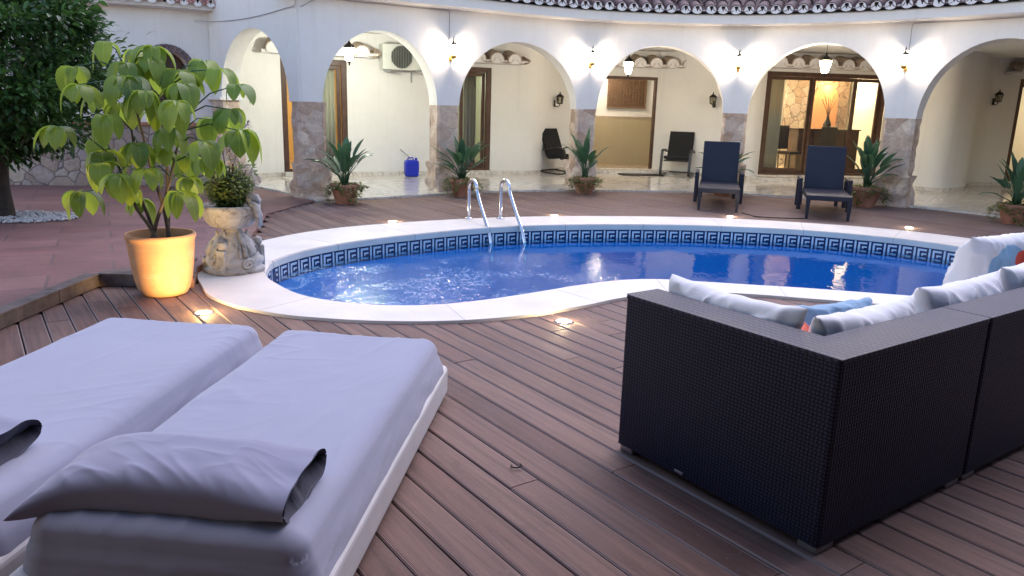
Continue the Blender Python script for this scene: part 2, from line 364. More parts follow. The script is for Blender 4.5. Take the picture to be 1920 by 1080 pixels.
# ------------------------------------------------------------------ mesh helpers
class MB:
    def __init__(s): s.v = []; s.f = []; s.mi = []; s.uv = {}; s.tone = []; s.cur = .5; s.edge = []; s.ecur = 0.
    def add(s, vs, fs, mi=0, uvs=None):
        o = len(s.v); s.v += [tuple(x) for x in vs]
        for k, f in enumerate(fs):
            if uvs is not None: s.uv[len(s.f)] = uvs[k]
            s.f.append([i + o for i in f]); s.mi.append(mi); s.tone.append(s.cur); s.edge.append(s.ecur)
    def box(s, c, d, rz=0, mi=0, M=None):
        x, y, z = (q / 2 for q in d); ca, sa = math.cos(rz), math.sin(rz)
        vs = []
        for dz in (-z, z):
            for dx, dy in ((-x, -y), (x, -y), (x, y), (-x, y)):
                vs.append(Vector((c[0] + dx * ca - dy * sa, c[1] + dx * sa + dy * ca, c[2] + dz)))
        if M is not None: vs = [M @ p for p in vs]
        s.add(vs, [(3, 2, 1, 0), (4, 5, 6, 7), (0, 1, 5, 4), (1, 2, 6, 5), (2, 3, 7, 6), (3, 0, 4, 7)], mi)
    def lathe(s, prof, c=(0, 0, 0), n=32, mi=0, cap=True, rfun=None):
        vs = []
        for k, (r, z) in enumerate(prof):
            for i in range(n):
                a = 2 * PI * i / n; rr = r * (rfun(a, z) if rfun else 1)
                vs.append((c[0] + rr * math.cos(a), c[1] + rr * math.sin(a), c[2] + z))
        fs = [(k * n + i, k * n + (i + 1) % n, (k + 1) * n + (i + 1) % n, (k + 1) * n + i) for k in range(len(prof) - 1) for i in range(n)]
        if cap: fs += [tuple(reversed(range(n))), tuple((len(prof) - 1) * n + i for i in range(n))]
        s.add(vs, fs, mi)
    def tube(s, pts, r, n=8, mi=0, cap=True):
        pts = [Vector(p) for p in pts]; rs = r if isinstance(r, (list, tuple)) else [r] * len(pts)
        vs = []; prev = None
        for i, p in enumerate(pts):
            t = (pts[min(i + 1, len(pts) - 1)] - pts[max(i - 1, 0)]).normalized()
            if prev is None:
                a = Vector((0, 0, 1)) if abs(t.z) < .9 else Vector((1, 0, 0)); u = t.cross(a).normalized()
            else: u = (prev - t * prev.dot(t)).normalized()
            prev = u; v = t.cross(u)
            for k in range(n):
                an = 2 * PI * k / n; vs.append(p + (u * math.cos(an) + v * math.sin(an)) * rs[i])
        fs = [(k * n + i, k * n + (i + 1) % n, (k + 1) * n + (i + 1) % n, (k + 1) * n + i) for k in range(len(pts) - 1) for i in range(n)]
        if cap: fs += [tuple(reversed(range(n))), tuple((len(pts) - 1) * n + i for i in range(n))]
        s.add(vs, fs, mi)
    def prism(s, poly, z0, z1, mi=0, mside=None):
        n = len(poly); vs = [(p[0], p[1], z0) for p in poly] + [(p[0], p[1], z1) for p in poly]
        tris = geometry.tessellate_polygon([[Vector((p[0], p[1], 0)) for p in poly]])
        def up(t):
            a, b, c = (Vector((*poly[i][:2], 0)) for i in t)
            return t if (b - a).cross(c - a).z > 0 else tuple(reversed(t))
        s.add(vs, [tuple(i + n for i in up(t)) for t in tris] + [tuple(reversed(up(t))) for t in tris], mi)
        area = sum(poly[i][0] * poly[(i + 1) % n][1] - poly[(i + 1) % n][0] * poly[i][1] for i in range(n))
        sd = [(i, (i + 1) % n, (i + 1) % n + n, i + n) for i in range(n)]
        if area < 0: sd = [tuple(reversed(q)) for q in sd]
        s.add(vs, sd, mi if mside is None else mside)
    def obj(s, name, mats, parent=None, smooth=False, bevel=0, seg=2, subsurf=0, local=False, auto=None):
        me = bpy.data.meshes.new(name)
        vs = s.v
        if parent is not None and not local:
            pm = parent.matrix_basis
            q = parent.parent
            while q is not None: pm = q.matrix_basis @ pm; q = q.parent
            inv = pm.inverted(); vs = [tuple(inv @ Vector(p)) for p in s.v]
        me.from_pydata(vs, [], s.f)
        mats = mats if isinstance(mats, (list, tuple)) else [mats]
        for m in mats: me.materials.append(MAT[m] if isinstance(m, str) else m)
        me.polygons.foreach_set('material_index', s.mi)
        if smooth: me.polygons.foreach_set('use_smooth', [True] * len(s.f))
        uvl = me.uv_layers.new(name='UVMap')
        for p in me.polygons:
            if p.index in s.uv:
                for li, q in zip(p.loop_indices, s.uv[p.index]): uvl.data[li].uv = q
            else:
                nx, ny, nz = (abs(k) for k in p.normal)
                for li in p.loop_indices:
                    v = me.vertices[me.loops[li].vertex_index].co
                    if nz >= nx and nz >= ny: uvl.data[li].uv = (v.x, v.y)
                    else:
                        tx, ty = -p.normal.y, p.normal.x; l = math.hypot(tx, ty) or 1
                        uvl.data[li].uv = ((v.x * tx + v.y * ty) / l, v.z)
        a = me.attributes.new('tone', 'FLOAT', 'FACE'); a.data.foreach_set('value', s.tone)
        a = me.attributes.new('edge', 'FLOAT', 'FACE'); a.data.foreach_set('value', s.edge)
        me.validate(); me.update()
        o = bpy.data.objects.new(name, me); COL.objects.link(o)
        if parent is not None: o.parent = parent
        if bevel:
            b = o.modifiers.new('bevel', 'BEVEL'); b.width = bevel; b.segments = seg; b.limit_method = 'ANGLE'; b.angle_limit = R(40)
        if subsurf:
            b = o.modifiers.new('sub', 'SUBSURF'); b.levels = b.render_levels = subsurf
        if auto:
            b = o.modifiers.new('ws', 'EDGE_SPLIT'); b.split_angle = R(auto)
        return o

def thing(name, label, cat, loc=(0, 0, 0), rz=0, group=None):
    o = bpy.data.objects.new(name, None); COL.objects.link(o); o.empty_display_size = .1
    o.location = loc; o.rotation_euler = (0, 0, rz)
    o.matrix_basis = Matrix.Translation(loc) @ Matrix.Rotation(rz, 4, 'Z')
    o['label'] = label; o['category'] = cat
    if group: o['group'] = group
    return o
def tag(o, label=None, cat=None, group=None, kind=None):
    if label: o['label'] = label
    if cat: o['category'] = cat
    if group: o['group'] = group
    if kind: o['kind'] = kind
    return o
def dup(root, loc, rz, label, s=None):
    r = root.copy(); COL.objects.link(r)
    r.location = loc; r.rotation_euler = (0, 0, rz); r['label'] = label
    if s: r.scale = (s, s, s)
    for ch in list(root.children):
        c = ch.copy(); COL.objects.link(c); c.parent = r
        for g in list(ch.children):
            d = g.copy(); COL.objects.link(d); d.parent = c
    return r
def light(name, kind, loc, energy, color, radius=.05, parent=None, spot=None, aim=None):
    l = bpy.data.lights.new(name, kind); l.energy = energy; l.color = color
    if kind in ('POINT', 'SPOT'): l.shadow_soft_size = radius
    if spot: l.spot_size = R(spot); l.spot_blend = .6
    o = bpy.data.objects.new(name, l); COL.objects.link(o); o.location = loc
    if aim: o.rotation_euler = aim
    if parent: o.parent = parent
    return o
def catmull(pts, per=8, closed=False):
    pts = [Vector((*p[:2], p[2] if len(p) > 2 else 0)) for p in pts]; n = len(pts); out = []
    for i in range(n if closed else n - 1):
        if closed: a, b, c, d = pts[(i - 1) % n], pts[i], pts[(i + 1) % n], pts[(i + 2) % n]
        else: a, b, c, d = pts[max(i - 1, 0)], pts[i], pts[i + 1], pts[min(i + 2, n - 1)]
        if not closed and i == 0: a = b * 2 - c
        if not closed and i == n - 2: d = c * 2 - b
        for k in range(per):
            t = k / per
            out.append(.5 * ((2 * b) + (c - a) * t + (2 * a - 5 * b + 4 * c - d) * t * t + (3 * b - a - 3 * c + d) * t ** 3))
    if not closed: out.append(pts[-1])
    return out
class Path:
    def __init__(s, pts):
        s.p = [Vector((q[0], q[1])) for q in pts]; s.s = [0]
        for a, b in zip(s.p, s.p[1:]): s.s.append(s.s[-1] + (b - a).length)
        s.L = s.s[-1]
    def at(s, t):
        if t <= 0: i = 0
        elif t >= s.L: i = len(s.p) - 2
        else:
            i = 0
            while s.s[i + 1] < t: i += 1
        d = (s.p[i + 1] - s.p[i]).normalized()
        return s.p[i] + d * (t - s.s[i]), d, Vector((-d.y, d.x))    # point, tangent, left normal
    def near(s, q):
        q = Vector(q[:2]); best = (1e9, 0)
        for i in range(len(s.p) - 1):
            a, b = s.p[i], s.p[i + 1]; t = max(0, min(1, (q - a).dot(b - a) / (b - a).length_squared))
            d = (a + (b - a) * t - q).length
            if d < best[0]: best = (d, s.s[i] + t * (b - a).length)
        return best[1]
def N3(p, s=1.0): return noise.noise(Vector(p) * s)

# ------------------------------------------------------------------ plan of the place (metres)
POOL_IN = catmull([(-2.101, 6.418), (-2.15, 6.78), (-2.045, 7.207), (-1.835, 7.612), (-1.485, 8.048), (-.973, 8.52), (-.397, 8.968), (.238, 9.29), (.907, 9.5), (1.59, 9.627), (2.282, 9.69), (2.945, 9.657), (3.584, 9.559), (4.156, 9.332), (4.662, 9.034), (5.054, 8.604), (5.33, 8.0), (5.42, 7.2), (5.15, 6.45), (4.55, 5.98), (3.85, 5.97), (3.188, 6.132), (2.426, 6.3), (1.989, 6.366), (1.556, 6.44), (1.239, 6.475), (.906, 6.391), (.524, 6.145), (.168, 5.864), (-.159, 5.622), (-.427, 5.463), (-.69, 5.372), (-.998, 5.36), (-1.323, 5.44), (-1.606, 5.618), (-1.865, 5.93), (-2.02, 6.17)], 5, True)
POOL_OUT = catmull([(-2.40, 5.778), (-2.60, 6.2), (-2.70, 6.8), (-2.68, 7.3), (-2.58, 7.72), (-2.338, 8.261), (-1.977, 8.73), (-1.541, 9.1), (-1.073, 9.42), (-.435, 9.785), (.255, 10.063), (.974, 10.254), (1.704, 10.37), (2.447, 10.43), (3.157, 10.37), (3.823, 10.221), (4.448, 10.014), (5.004, 9.723), (5.481, 9.3), (5.85, 8.7), (6.05, 7.7), (5.95, 6.7), (5.5, 5.9), (4.7, 5.5), (3.8, 5.55), (2.833, 5.80), (2.4, 5.90), (1.813, 6.02), (1.3, 5.98), (.86, 5.768), (.557, 5.51), (.156, 5.217), (-.211, 5.043), (-.565, 4.955), (-.919, 4.932), (-1.209, 4.954), (-1.551, 5.024), (-1.901, 5.195), (-2.211, 5.464)], 5, True)
PATIO_EDGE = catmull([(-4.6, 12.95), (-3.95, 12.35), (-3.3, 11.62), (-2.95, 11.25), (-2.82, 11.12), (-2.12, 11.55), (-1.4, 12.15), (-.05, 13.05), (1.27, 13.52), (2.22, 13.66), (3.33, 13.76), (4.2, 13.64), (5.26, 13.2), (6.39, 12.5), (7.2, 11.6), (8.0, 10.2), (8.6, 8.4)], 4)
FAC = Path(catmull([(-3.12, 11.42), (-2.9, 11.55), (-1.10, 12.72), (1.23, 13.95), (3.87, 14.02), (6.12, 12.64), (7.75, 10.5), (8.5, 8.2), (8.8, 6.5)], 10))
DECK_DIR = Vector((-.578, .816)); DECK_PER = Vector((.816, .578)); PITCH = .1435

# ------------------------------------------------------------------ ground, deck, terrace, patio
g = MB()
hx0, hx1, hy0, hy1 = -2.45, 5.8, 5.15, 10.1
B = 600
g.add([(-B, -B, -.16), (B, -B, -.16), (B, hy0, -.16), (-B, hy0, -.16), (-B, hy1, -.16), (B, hy1, -.16), (B, B, -.16), (-B, B, -.16), (hx0, hy0, -.16), (hx0, hy1, -.16), (hx1, hy0, -.16), (hx1, hy1, -.16)],
      [(0, 1, 2, 3), (4, 5, 6, 7), (3, 8, 9, 4), (10, 2, 5, 11)])
tag(g.obj('ground', 'ground'), kind='structure')

def clip_line(c, poly):
    """t values where the line c*PER + t*DIR meets the polygon."""
    ts = []; n = len(poly)
    for i in range(n):
        a = Vector(poly[i][:2]); b = Vector(poly[(i + 1) % n][:2])
        ca, cb = a.dot(DECK_PER) - c, b.dot(DECK_PER) - c
        if (ca > 0) != (cb > 0):
            q = a + (b - a) * (ca / (ca - cb)); ts.append(q.dot(DECK_DIR))
    return sorted(ts)
mid = []
for i in range(len(POOL_IN)):
    p = POOL_IN[i]; q = min(POOL_OUT, key=lambda k: (k - p).length); mid.append((p * .6 + q * .4).to_2d())
region = [(-3.2, -4), (-3.2, 5.70), (-3.02, 5.78), (-2.5, 5.9), (-2.62, 6.5), (-2.64, 7.6), (-3.12, 9.7), (-2.85, 11.3), (-2.0, 11.9), (-1.4, 12.5), (0, 13.3), (1.3, 13.8), (3.3, 14.0), (4.3, 13.9), (5.4, 13.4), (6.6, 12.7), (7.4, 11.8), (8.2, 10.4), (9, 8), (9, -4)]
dk = MB(); rnd = random.Random(3)
PH = .870
for row in range(-45, 110):
    c = PH + row * PITCH + PITCH / 2
    ts = clip_line(c, region)
    hs = clip_line(c, mid)
    segs = [(ts[i], ts[i + 1]) for i in range(0, len(ts) - 1, 2)]
    cuts = []
    for a, b in segs:
        cur = a
        for k in range(0, len(hs) - 1, 2):
            if hs[k] > cur and hs[k + 1] < b: cuts.append((cur, hs[k])); cur = hs[k + 1]
            elif hs[k] <= cur < hs[k + 1]: cur = hs[k + 1]
        cuts.append((cur, b))
    tjoin = -20 + rnd.random() * 3; joins = []
    while tjoin < 25: joins.append(tjoin); tjoin += rnd.choice((2.4, 3.0, 3.6, 3.9)) + rnd.random() * .3
    for a, b in cuts:
        pts = [a] + [j for j in joins if a + .15 < j < b - .15] + [b]
        for u0, u1 in zip(pts, pts[1:]):
            u1 -= .004
            if u1 - u0 < .02: continue
            dk.cur = rnd.random(); dz = rnd.uniform(-.0012, .0012); hw = PITCH / 2 - .0036 + rnd.uniform(-.0012, .0006)
            prof = [(-hw, -.03), (-hw, -.006), (-hw + .005, 0), (-hw + .0075, -.0012), (-hw + .0115, 0), (hw - .0115, 0), (hw - .0075, -.0012), (hw - .005, 0), (hw, -.006), (hw, -.03)]
            vs = []; n = len(prof)
            for u in (u0, u1):
                for x, z in prof:
                    q = DECK_PER * (c + x) + DECK_DIR * u; vs.append((q.x, q.y, z + dz))
            off = rnd.random() * 9
            for k in range(n - 1):
                x0, x1 = prof[k][0], prof[k + 1][0]
                dk.ecur = 1. if k in (1, 2, 6, 7) else 0.
                dk.add([vs[k], vs[k + 1], vs[n + k + 1], vs[n + k]], [(0, 1, 2, 3)], 0, [[(u0 + off, x0 + .1), (u0 + off, x1 + .1), (u1 + off, x1 + .1), (u1 + off, x0 + .1)]])
            dk.ecur = 0.
            dk.add(vs, [tuple(range(n)), tuple(reversed(range(n, 2 * n)))])
tag(dk.obj('deck', 'deck'), kind='structure')

T = MB()
terr = [(-3.19, -4), (-3.19, 5.74), (-3.03, 5.76), (-2.46, 5.78), (-2.60, 6.2), (-2.66, 7.6), (-3.14, 9.7), (-2.9, 11.1), (-3.3, 11.6), (-4.7, 13.0), (-5.2, 13.4), (-16, 13.4), (-16, -4)]
def tz(y_): return .075 if y_ < 6.3 else max(.012, .075 - (y_ - 6.3) * .063 / 3.2)
def sheet(poly, lift, ys, zf, low=-.155):
    # one sheet split at the given y lines so that it slopes gently
    mb = MB(); ys = [-1e3] + ys + [1e3]
    for y0, y1 in zip(ys, ys[1:]):
        q = [Vector(p[:2]) for p in poly]
        for lim, sg in ((y0, 1), (y1, -1)):
            out = []
            for i in range(len(q)):
                a, b_ = q[i], q[(i + 1) % len(q)]; ia, ib = (a.y - lim) * sg >= 0, (b_.y - lim) * sg >= 0
                if ia: out.append(a)
                if ia != ib: out.append(a + (b_ - a) * ((lim - a.y) / (b_.y - a.y)))
            q = out
            if len(q) < 3: break
        if len(q) < 3: continue
        o = len(mb.v); mb.prism([(p.x, p.y) for p in q], low, 0)
        for k in range(o, len(mb.v)):
            x, y_, z = mb.v[k]
            if z > low + 1e-6: mb.v[k] = (x, y_, zf(y_) + lift)
    return mb
tag(sheet(terr, 0, [6.3, 9.5], tz).obj('terrace', 'terra'), kind='structure')
tag(sheet([(-3.20, -4), (-3.20, 5.72), (-3.10, 7.7), (-3.35, 9.3), (-3.9, 8.9), (-4.15, 7.2), (-4.15, -4)], .005, [6.3, 9.5], tz, .0).obj('path', 'terraedge'), kind='structure')
# timber kerb between the terrace and the sunken deck corner
K = thing('deck_kerb', 'low timber kerb edging the pink paving beside the big terracotta pot', 'kerb', (-3.17, 5.7, 0))
b = MB()
y = -4.
while y < 5.6:
    l = min(2.3, 5.735 - y); b.cur = random.random()
    b.box((-3.178, y + l / 2, .047), (.028, l - .006, .086)); b.box((-3.215, y + l / 2, .094), (.11, l - .006, .018)); y += l
b.obj('side_board', 'kerbwood', K, bevel=.003)
b = MB(); b.box((-2.83, 5.752, .047), (.68, .028, .086)); b.box((-2.83, 5.80, .094), (.72, .13, .018))
b.obj('end_board', 'kerbwood', K, bevel=.003)
b = MB(); b.prism([(-3.2, 5.87), (-2.62, 5.87), (-2.72, 6.5)], .070, .088); b.obj('corner_board', 'kerbwood', K, bevel=.002)

P = MB()
pe = [(q.x, q.y) for q in PATIO_EDGE]
P.prism(pe + [(22, 8.4), (22, 26), (-12, 26), (-12, 13.3), (-4.9, 13.3)], -.155, .03)
tag(P.obj('patio', 'marble'), kind='structure')

# ------------------------------------------------------------------ swimming pool
WL = -.155
pool = thing('swimming_pool', 'kidney shaped blue swimming pool with pale stone rim and Greek key tile band', 'pool', (1.5, 7.6, 0))
c = MB()
def ring(outer, inner, z0, z1):
    o = [Vector((p.x, p.y, 0)) for p in outer]; i = [Vector((p.x, p.y, 0)) for p in inner]
    al = o + i; tr = geometry.tessellate_polygon([o, i]); n = len(al); m = len(o)
    vs = [(p.x, p.y, z1) for p in al] + [(p.x, p.y, z0) for p in al]
    def up(t):
        a, b_, d = (al[k] for k in t); return t if (b_ - a).cross(d - a).z > 0 else tuple(reversed(t))
    fs = [up(t) for t in tr]; fs += [tuple(k + n for k in reversed(t)) for t in fs]
    def sides(lo, hi, flip):
        r = []
        for k in range(lo, hi):
            k2 = lo + (k - lo + 1) % (hi - lo); q = (k, k2, k2 + n, k + n); r.append(tuple(reversed(q)) if flip else q)
        return r
    return vs, fs + sides(0, m, False) + sides(m, n, True)
# the rim: rounded nosing inside
def shrink(poly, d):
    n = len(poly); out = []
    for i in range(n):
        a, b_ = poly[(i - 1) % n], poly[(i + 1) % n]; t = (b_ - a).normalized(); out.append(poly[i] + Vector((t.y, -t.x, 0)) * d)
    return out
area = sum(POOL_IN[i].x * POOL_IN[(i + 1) % len(POOL_IN)].y - POOL_IN[(i + 1) % len(POOL_IN)].x * POOL_IN[i].y for i in range(len(POOL_IN)))
SG = 1 if area < 0 else -1          # shrink(+d*SG) moves inward
inn = POOL_IN
c.add(*ring(POOL_OUT, shrink(inn, -.012 * SG), -.05, .022))
c.add(*ring(shrink(inn, -.0121 * SG), inn, -.046, .014))
# joints across the rim
jt = MB()
pin = Path([(p.x, p.y) for p in inn] + [(inn[0].x, inn[0].y)])
ss = .35
while ss < pin.L:
    q, d, nn = pin.at(ss); nn = nn * (1 if SG > 0 else -1)
    o = min(POOL_OUT, key=lambda k: abs((k.to_2d() - q).dot(d)) + (0 if (k.to_2d() - q).dot(nn) > 0 and (k.to_2d() - q).length < 1 else 9)).to_2d()
    L = max(.3, (o - q).dot(nn)) + .0
    m_ = q + nn * (L / 2); ang = math.atan2(nn.y, nn.x)
    c.box((m_.x + 0, m_.y, -.0125), (L - .01, .005, .0702), ang, 1)
    e_ = q - nn * .0006
    c.box((e_.x, e_.y, -.016), (.004, .006, .056), ang, 1)
    ss += 1.02 + random.uniform(-.02, .02)
c.obj('rim', ['coping', 'joint'], pool)
s_ = MB(); n = len(inn)
wall_in = shrink(inn, -.02 * SG)
zs = [-.045, -1.0]
vs = [(p.x, p.y, z) for z in zs for p in wall_in]; fs = []; uvs = []; acc = 0
for i in range(n):
    j = (i + 1) % n; l = (wall_in[j] - wall_in[i]).length
    f = (i, j, j + n, i + n); u = [(acc, zs[0]), (acc + l, zs[0]), (acc + l, zs[1]), (acc, zs[1])]
    fs.append(tuple(reversed(f)) if SG < 0 else f); uvs.append(list(reversed(u)) if SG < 0 else u); acc += l
s_.add(vs, fs, 0, uvs); s_.prism([(p.x, p.y) for p in wall_in], -1.05, -1.0)
s_.obj('basin', 'poolfloor', pool)
# Greek key band
kb = MB(); zt = -.047; TS = .163
cnt = round(pin.L / TS); TS = pin.L / cnt
pw = Path([(p.x, p.y) for p in wall_in] + [(wall_in[0].x, wall_in[0].y)]); ratio = pw.L / pin.L
nin = 1 if SG < 0 else -1
def patch(s0, s1, z0, z1, off, mi):
    a, d, nn = pw.at(s0); b2, d2, n2 = pw.at(s1); a = a + nn * off * nin; b2 = b2 + n2 * off * nin
    vs = [(a.x, a.y, z0), (b2.x, b2.y, z0), (b2.x, b2.y, z1), (a.x, a.y, z1)]
    kb.add(vs, [(0, 1, 2, 3) if SG > 0 else (3, 2, 1, 0)], mi)
g8 = [(0, 1.05, .5, 7.6), (2.1, 3.2, 2.2, 5.9), (2.1, 6.9, 1.1, 2.2), (2.1, 6.9, 5.9, 6.9), (4.3, 5.2, 3.5, 4.9), (5.2, 6.9, 3.5, 4.3)]
for k in range(cnt):
    s0 = k * TS * ratio; q = TS * ratio / 8
    patch(s0, s0 + 8 * q, zt - TS, zt, .004, 0)
    for x0, x1, y0, y1 in g8:
        if k is not None: patch(s0 + x0 * q, s0 + x1 * q, zt - y1 * TS / 8, zt - y0 * TS / 8, .007, 1)
kb.obj('key_tile_band', ['navytile', 'whitetile'], pool)
wt = MB(); outl = shrink(inn, -.018 * SG)
tr = geometry.tessellate_polygon([[Vector((p.x, p.y, 0)) for p in outl]])
def up2(t, P_):
    a, b_, d = (P_[k] for k in t); return t if (b_ - a).cross(d - a).z > 0 else tuple(reversed(t))
wt.add([(p.x, p.y, WL) for p in outl], [up2(t, outl) for t in tr])
o = wt.obj('water', 'water', smooth=True); tag(o, kind='structure')

# ------------------------------------------------------------------ villa with the curved arcade
villa = thing('arcaded_villa', 'white villa with a curved arcade of stone pillars behind the pool', 'house', (2.4, 15, 0))
SPR, APEX, TOPZ, THK = 1.40, 2.46, 2.91, .30
opens = [(FAC.near(a), FAC.near(b)) for a, b in [((-2.86, 11.6), (-1.27, 12.60)), ((-.93, 12.80), (1.05, 13.85)), ((1.41, 14.0), (3.66, 14.05)), ((4.07, 13.95), (5.93, 12.78)), ((6.31, 12.48), (7.62, 10.7)), ((7.9, 10.2), (8.5, 8.2))]]
opens[4] = (opens[4][0], opens[4][0] + 2.2); opens[5] = (opens[4][1] + .42, opens[4][1] + .42 + 2.1)
def arch_wall(path, opens, s_start, s_end, side, thick=THK, apexes=None, z_top=TOPZ):
    """strip wall above the pillars; side=+1 puts the thickness on the left normal"""
    ss = [(s_start, SPR)]
    for (a, b_), apex in zip(opens, apexes):
        ss.append((a, SPR)); h = (b_ - a) / 2; m = (a + b_) / 2; N = 28
        for k in range(1, N):
            an = PI - PI * k / N; ss.append((m + h * math.cos(an), SPR + (apex - SPR) * math.sin(an)))
        ss.append((b_, SPR))
    ss.append((s_end, SPR))
    # extra samples on piers
    full = []
    for (a, za), (b_, zb) in zip(ss, ss[1:]):
        full.append((a, za))
        if b_ - a > .25:
            for k in range(1, 4): full.append((a + (b_ - a) * k / 4, za))
    full.append(ss[-1])
    mb = MB(); vs = []
    for s0, z in full:
        p, d, nn = path.at(s0); q = p + nn * thick * side
        vs += [(p.x, p.y, z), (p.x, p.y, z_top), (q.x, q.y, z_top), (q.x, q.y, z)]
    fs = []
    for k in range(len(full) - 1):
        o = k * 4; e = o + 4
        for i in range(4):
            j = (i + 1) % 4; fs.append((o + i, o + j, e + j, e + i) if side > 0 else (o + j, o + i, e + i, e + j))
    fs += [(3, 2, 1, 0), tuple(len(vs) - 4 + i for i in range(4))]
    mb.add(vs, fs); return mb
w1 = arch_wall(FAC, opens, 0, opens[5][1] + .4, 1, THK, (2.47, 2.46, 2.52, 2.59, 2.57, 2.5))
w1.obj('arcade_wall', 'stucco', villa, auto=35, smooth=True)
LEFT = Path([(-4.98, 12.93), (-3.14, 11.40)])
lo = [(.28, LEFT.L - .26)]
w0 = arch_wall(LEFT, lo, 0, LEFT.L - .004, 1, .30, (2.46,))
w0.obj('arcade_wall', 'stucco', villa, auto=35, smooth=True)

def stone_pillar(p, ang, wd, dp, parent):
    mb = MB()
    # rough wider foot, slimmer shaft: gridded and displaced so that the outline is uneven
    def blockk(z0, z1, wx, wy, seed, amp, nseg):
        ring_n = 28; vs = []; rows = nseg
        for r_ in range(rows + 1):
            z = z0 + (z1 - z0) * r_ / rows
            for k in range(ring_n):
                a = 2 * PI * k / ring_n; cx, sx = math.cos(a), math.sin(a)
                m_ = max(abs(cx), abs(sx)); x, y_ = cx / m_ * wx / 2, sx / m_ * wy / 2
                f = 1 + amp * N3((x * 9 + seed, y_ * 9, z * 7), 1)
                x *= f; y_ *= f
                vs.append((p[0] + x * math.cos(ang) - y_ * math.sin(ang), p[1] + x * math.sin(ang) + y_ * math.cos(ang), z))
        fs = [(r_ * ring_n + k, r_ * ring_n + (k + 1) % ring_n, (r_ + 1) * ring_n + (k + 1) % ring_n, (r_ + 1) * ring_n + k) for r_ in range(rows) for k in range(ring_n)]
        fs += [tuple(reversed(range(ring_n))), tuple(rows * ring_n + k for k in range(ring_n))]
        mb.add(vs, fs)
    sd = random.random() * 50
    blockk(.0, .50, wd + .08, dp + .10, sd, .22, 12)
    blockk(.49, SPR + .003, wd, dp, sd + 9, .10, 18)
    return mb.obj('stone_pillar', 'stone', parent, smooth=False)
piers = [(0.17, .40)] + [((opens[i][1] + opens[i + 1][0]) / 2, opens[i + 1][0] - opens[i][1]) for i in range(5)]
pier_xy = []
for s0, wd in piers:
    p, d, nn = FAC.at(s0); q = p + nn * (THK / 2); pier_xy.append((q, d))
    stone_pillar(q, math.atan2(d.y, d.x), wd - .01 if s0 > .3 else .42, THK + .04, villa)
p, d, nn = LEFT.at(.12); q = p + nn * .15; stone_pillar(q, math.atan2(d.y, d.x), .32, .34, villa)
b = MB(); b.box((q.x, q.y, SPR + .012), (.40, .42, .05), math.atan2(d.y, d.x)); b.obj('pillar_cap', 'stucco', villa, bevel=.005)

# eave band
def sweep(path, s0, s1, prof, step=.2, n_side=1):
    mb = MB(); k = max(2, int((s1 - s0) / step)); vs = []; m = len(prof)
    for i in range(k + 1):
        p, d, nn = path.at(s0 + (s1 - s0) * i / k)
        for o, z in prof:
            q = p + nn * o * n_side; vs.append((q.x, q.y, z))
    fs = []
    for i in range(k):
        for j in range(m): fs.append((i * m + j, i * m + (j + 1) % m, (i + 1) * m + (j + 1) % m, (i + 1) * m + j))
    fs += [tuple(reversed(range(m))), tuple(k * m + j for j in range(m))]
    mb.add(vs, fs); return mb
fe = sweep(FAC, -.3, FAC.L - .2, [(.0, 2.868), (-.22, 2.868), (-.25, 2.888), (-.25, 3.02), (-.22, 3.04), (.3, 3.04), (.3, 2.9105), (.0, 2.9105)])
fe.obj('eave_band', 'stucco', villa)
LE = Path([(-5.0, 12.95), (-3.14, 11.40)])
b = MB()
A, Bq = Vector((-5.06, 13.0)), Vector((-3.14, 11.40)); dd = (Bq - A).normalized(); nr = Vector((-dd.y, dd.x))
pl = [A, Bq + dd * .0, Bq + nr * .3, A + nr * .3]
b.prism([(q.x, q.y) for q in pl], 2.912, 4.3); b.obj('upper_wall', 'stucco', villa)

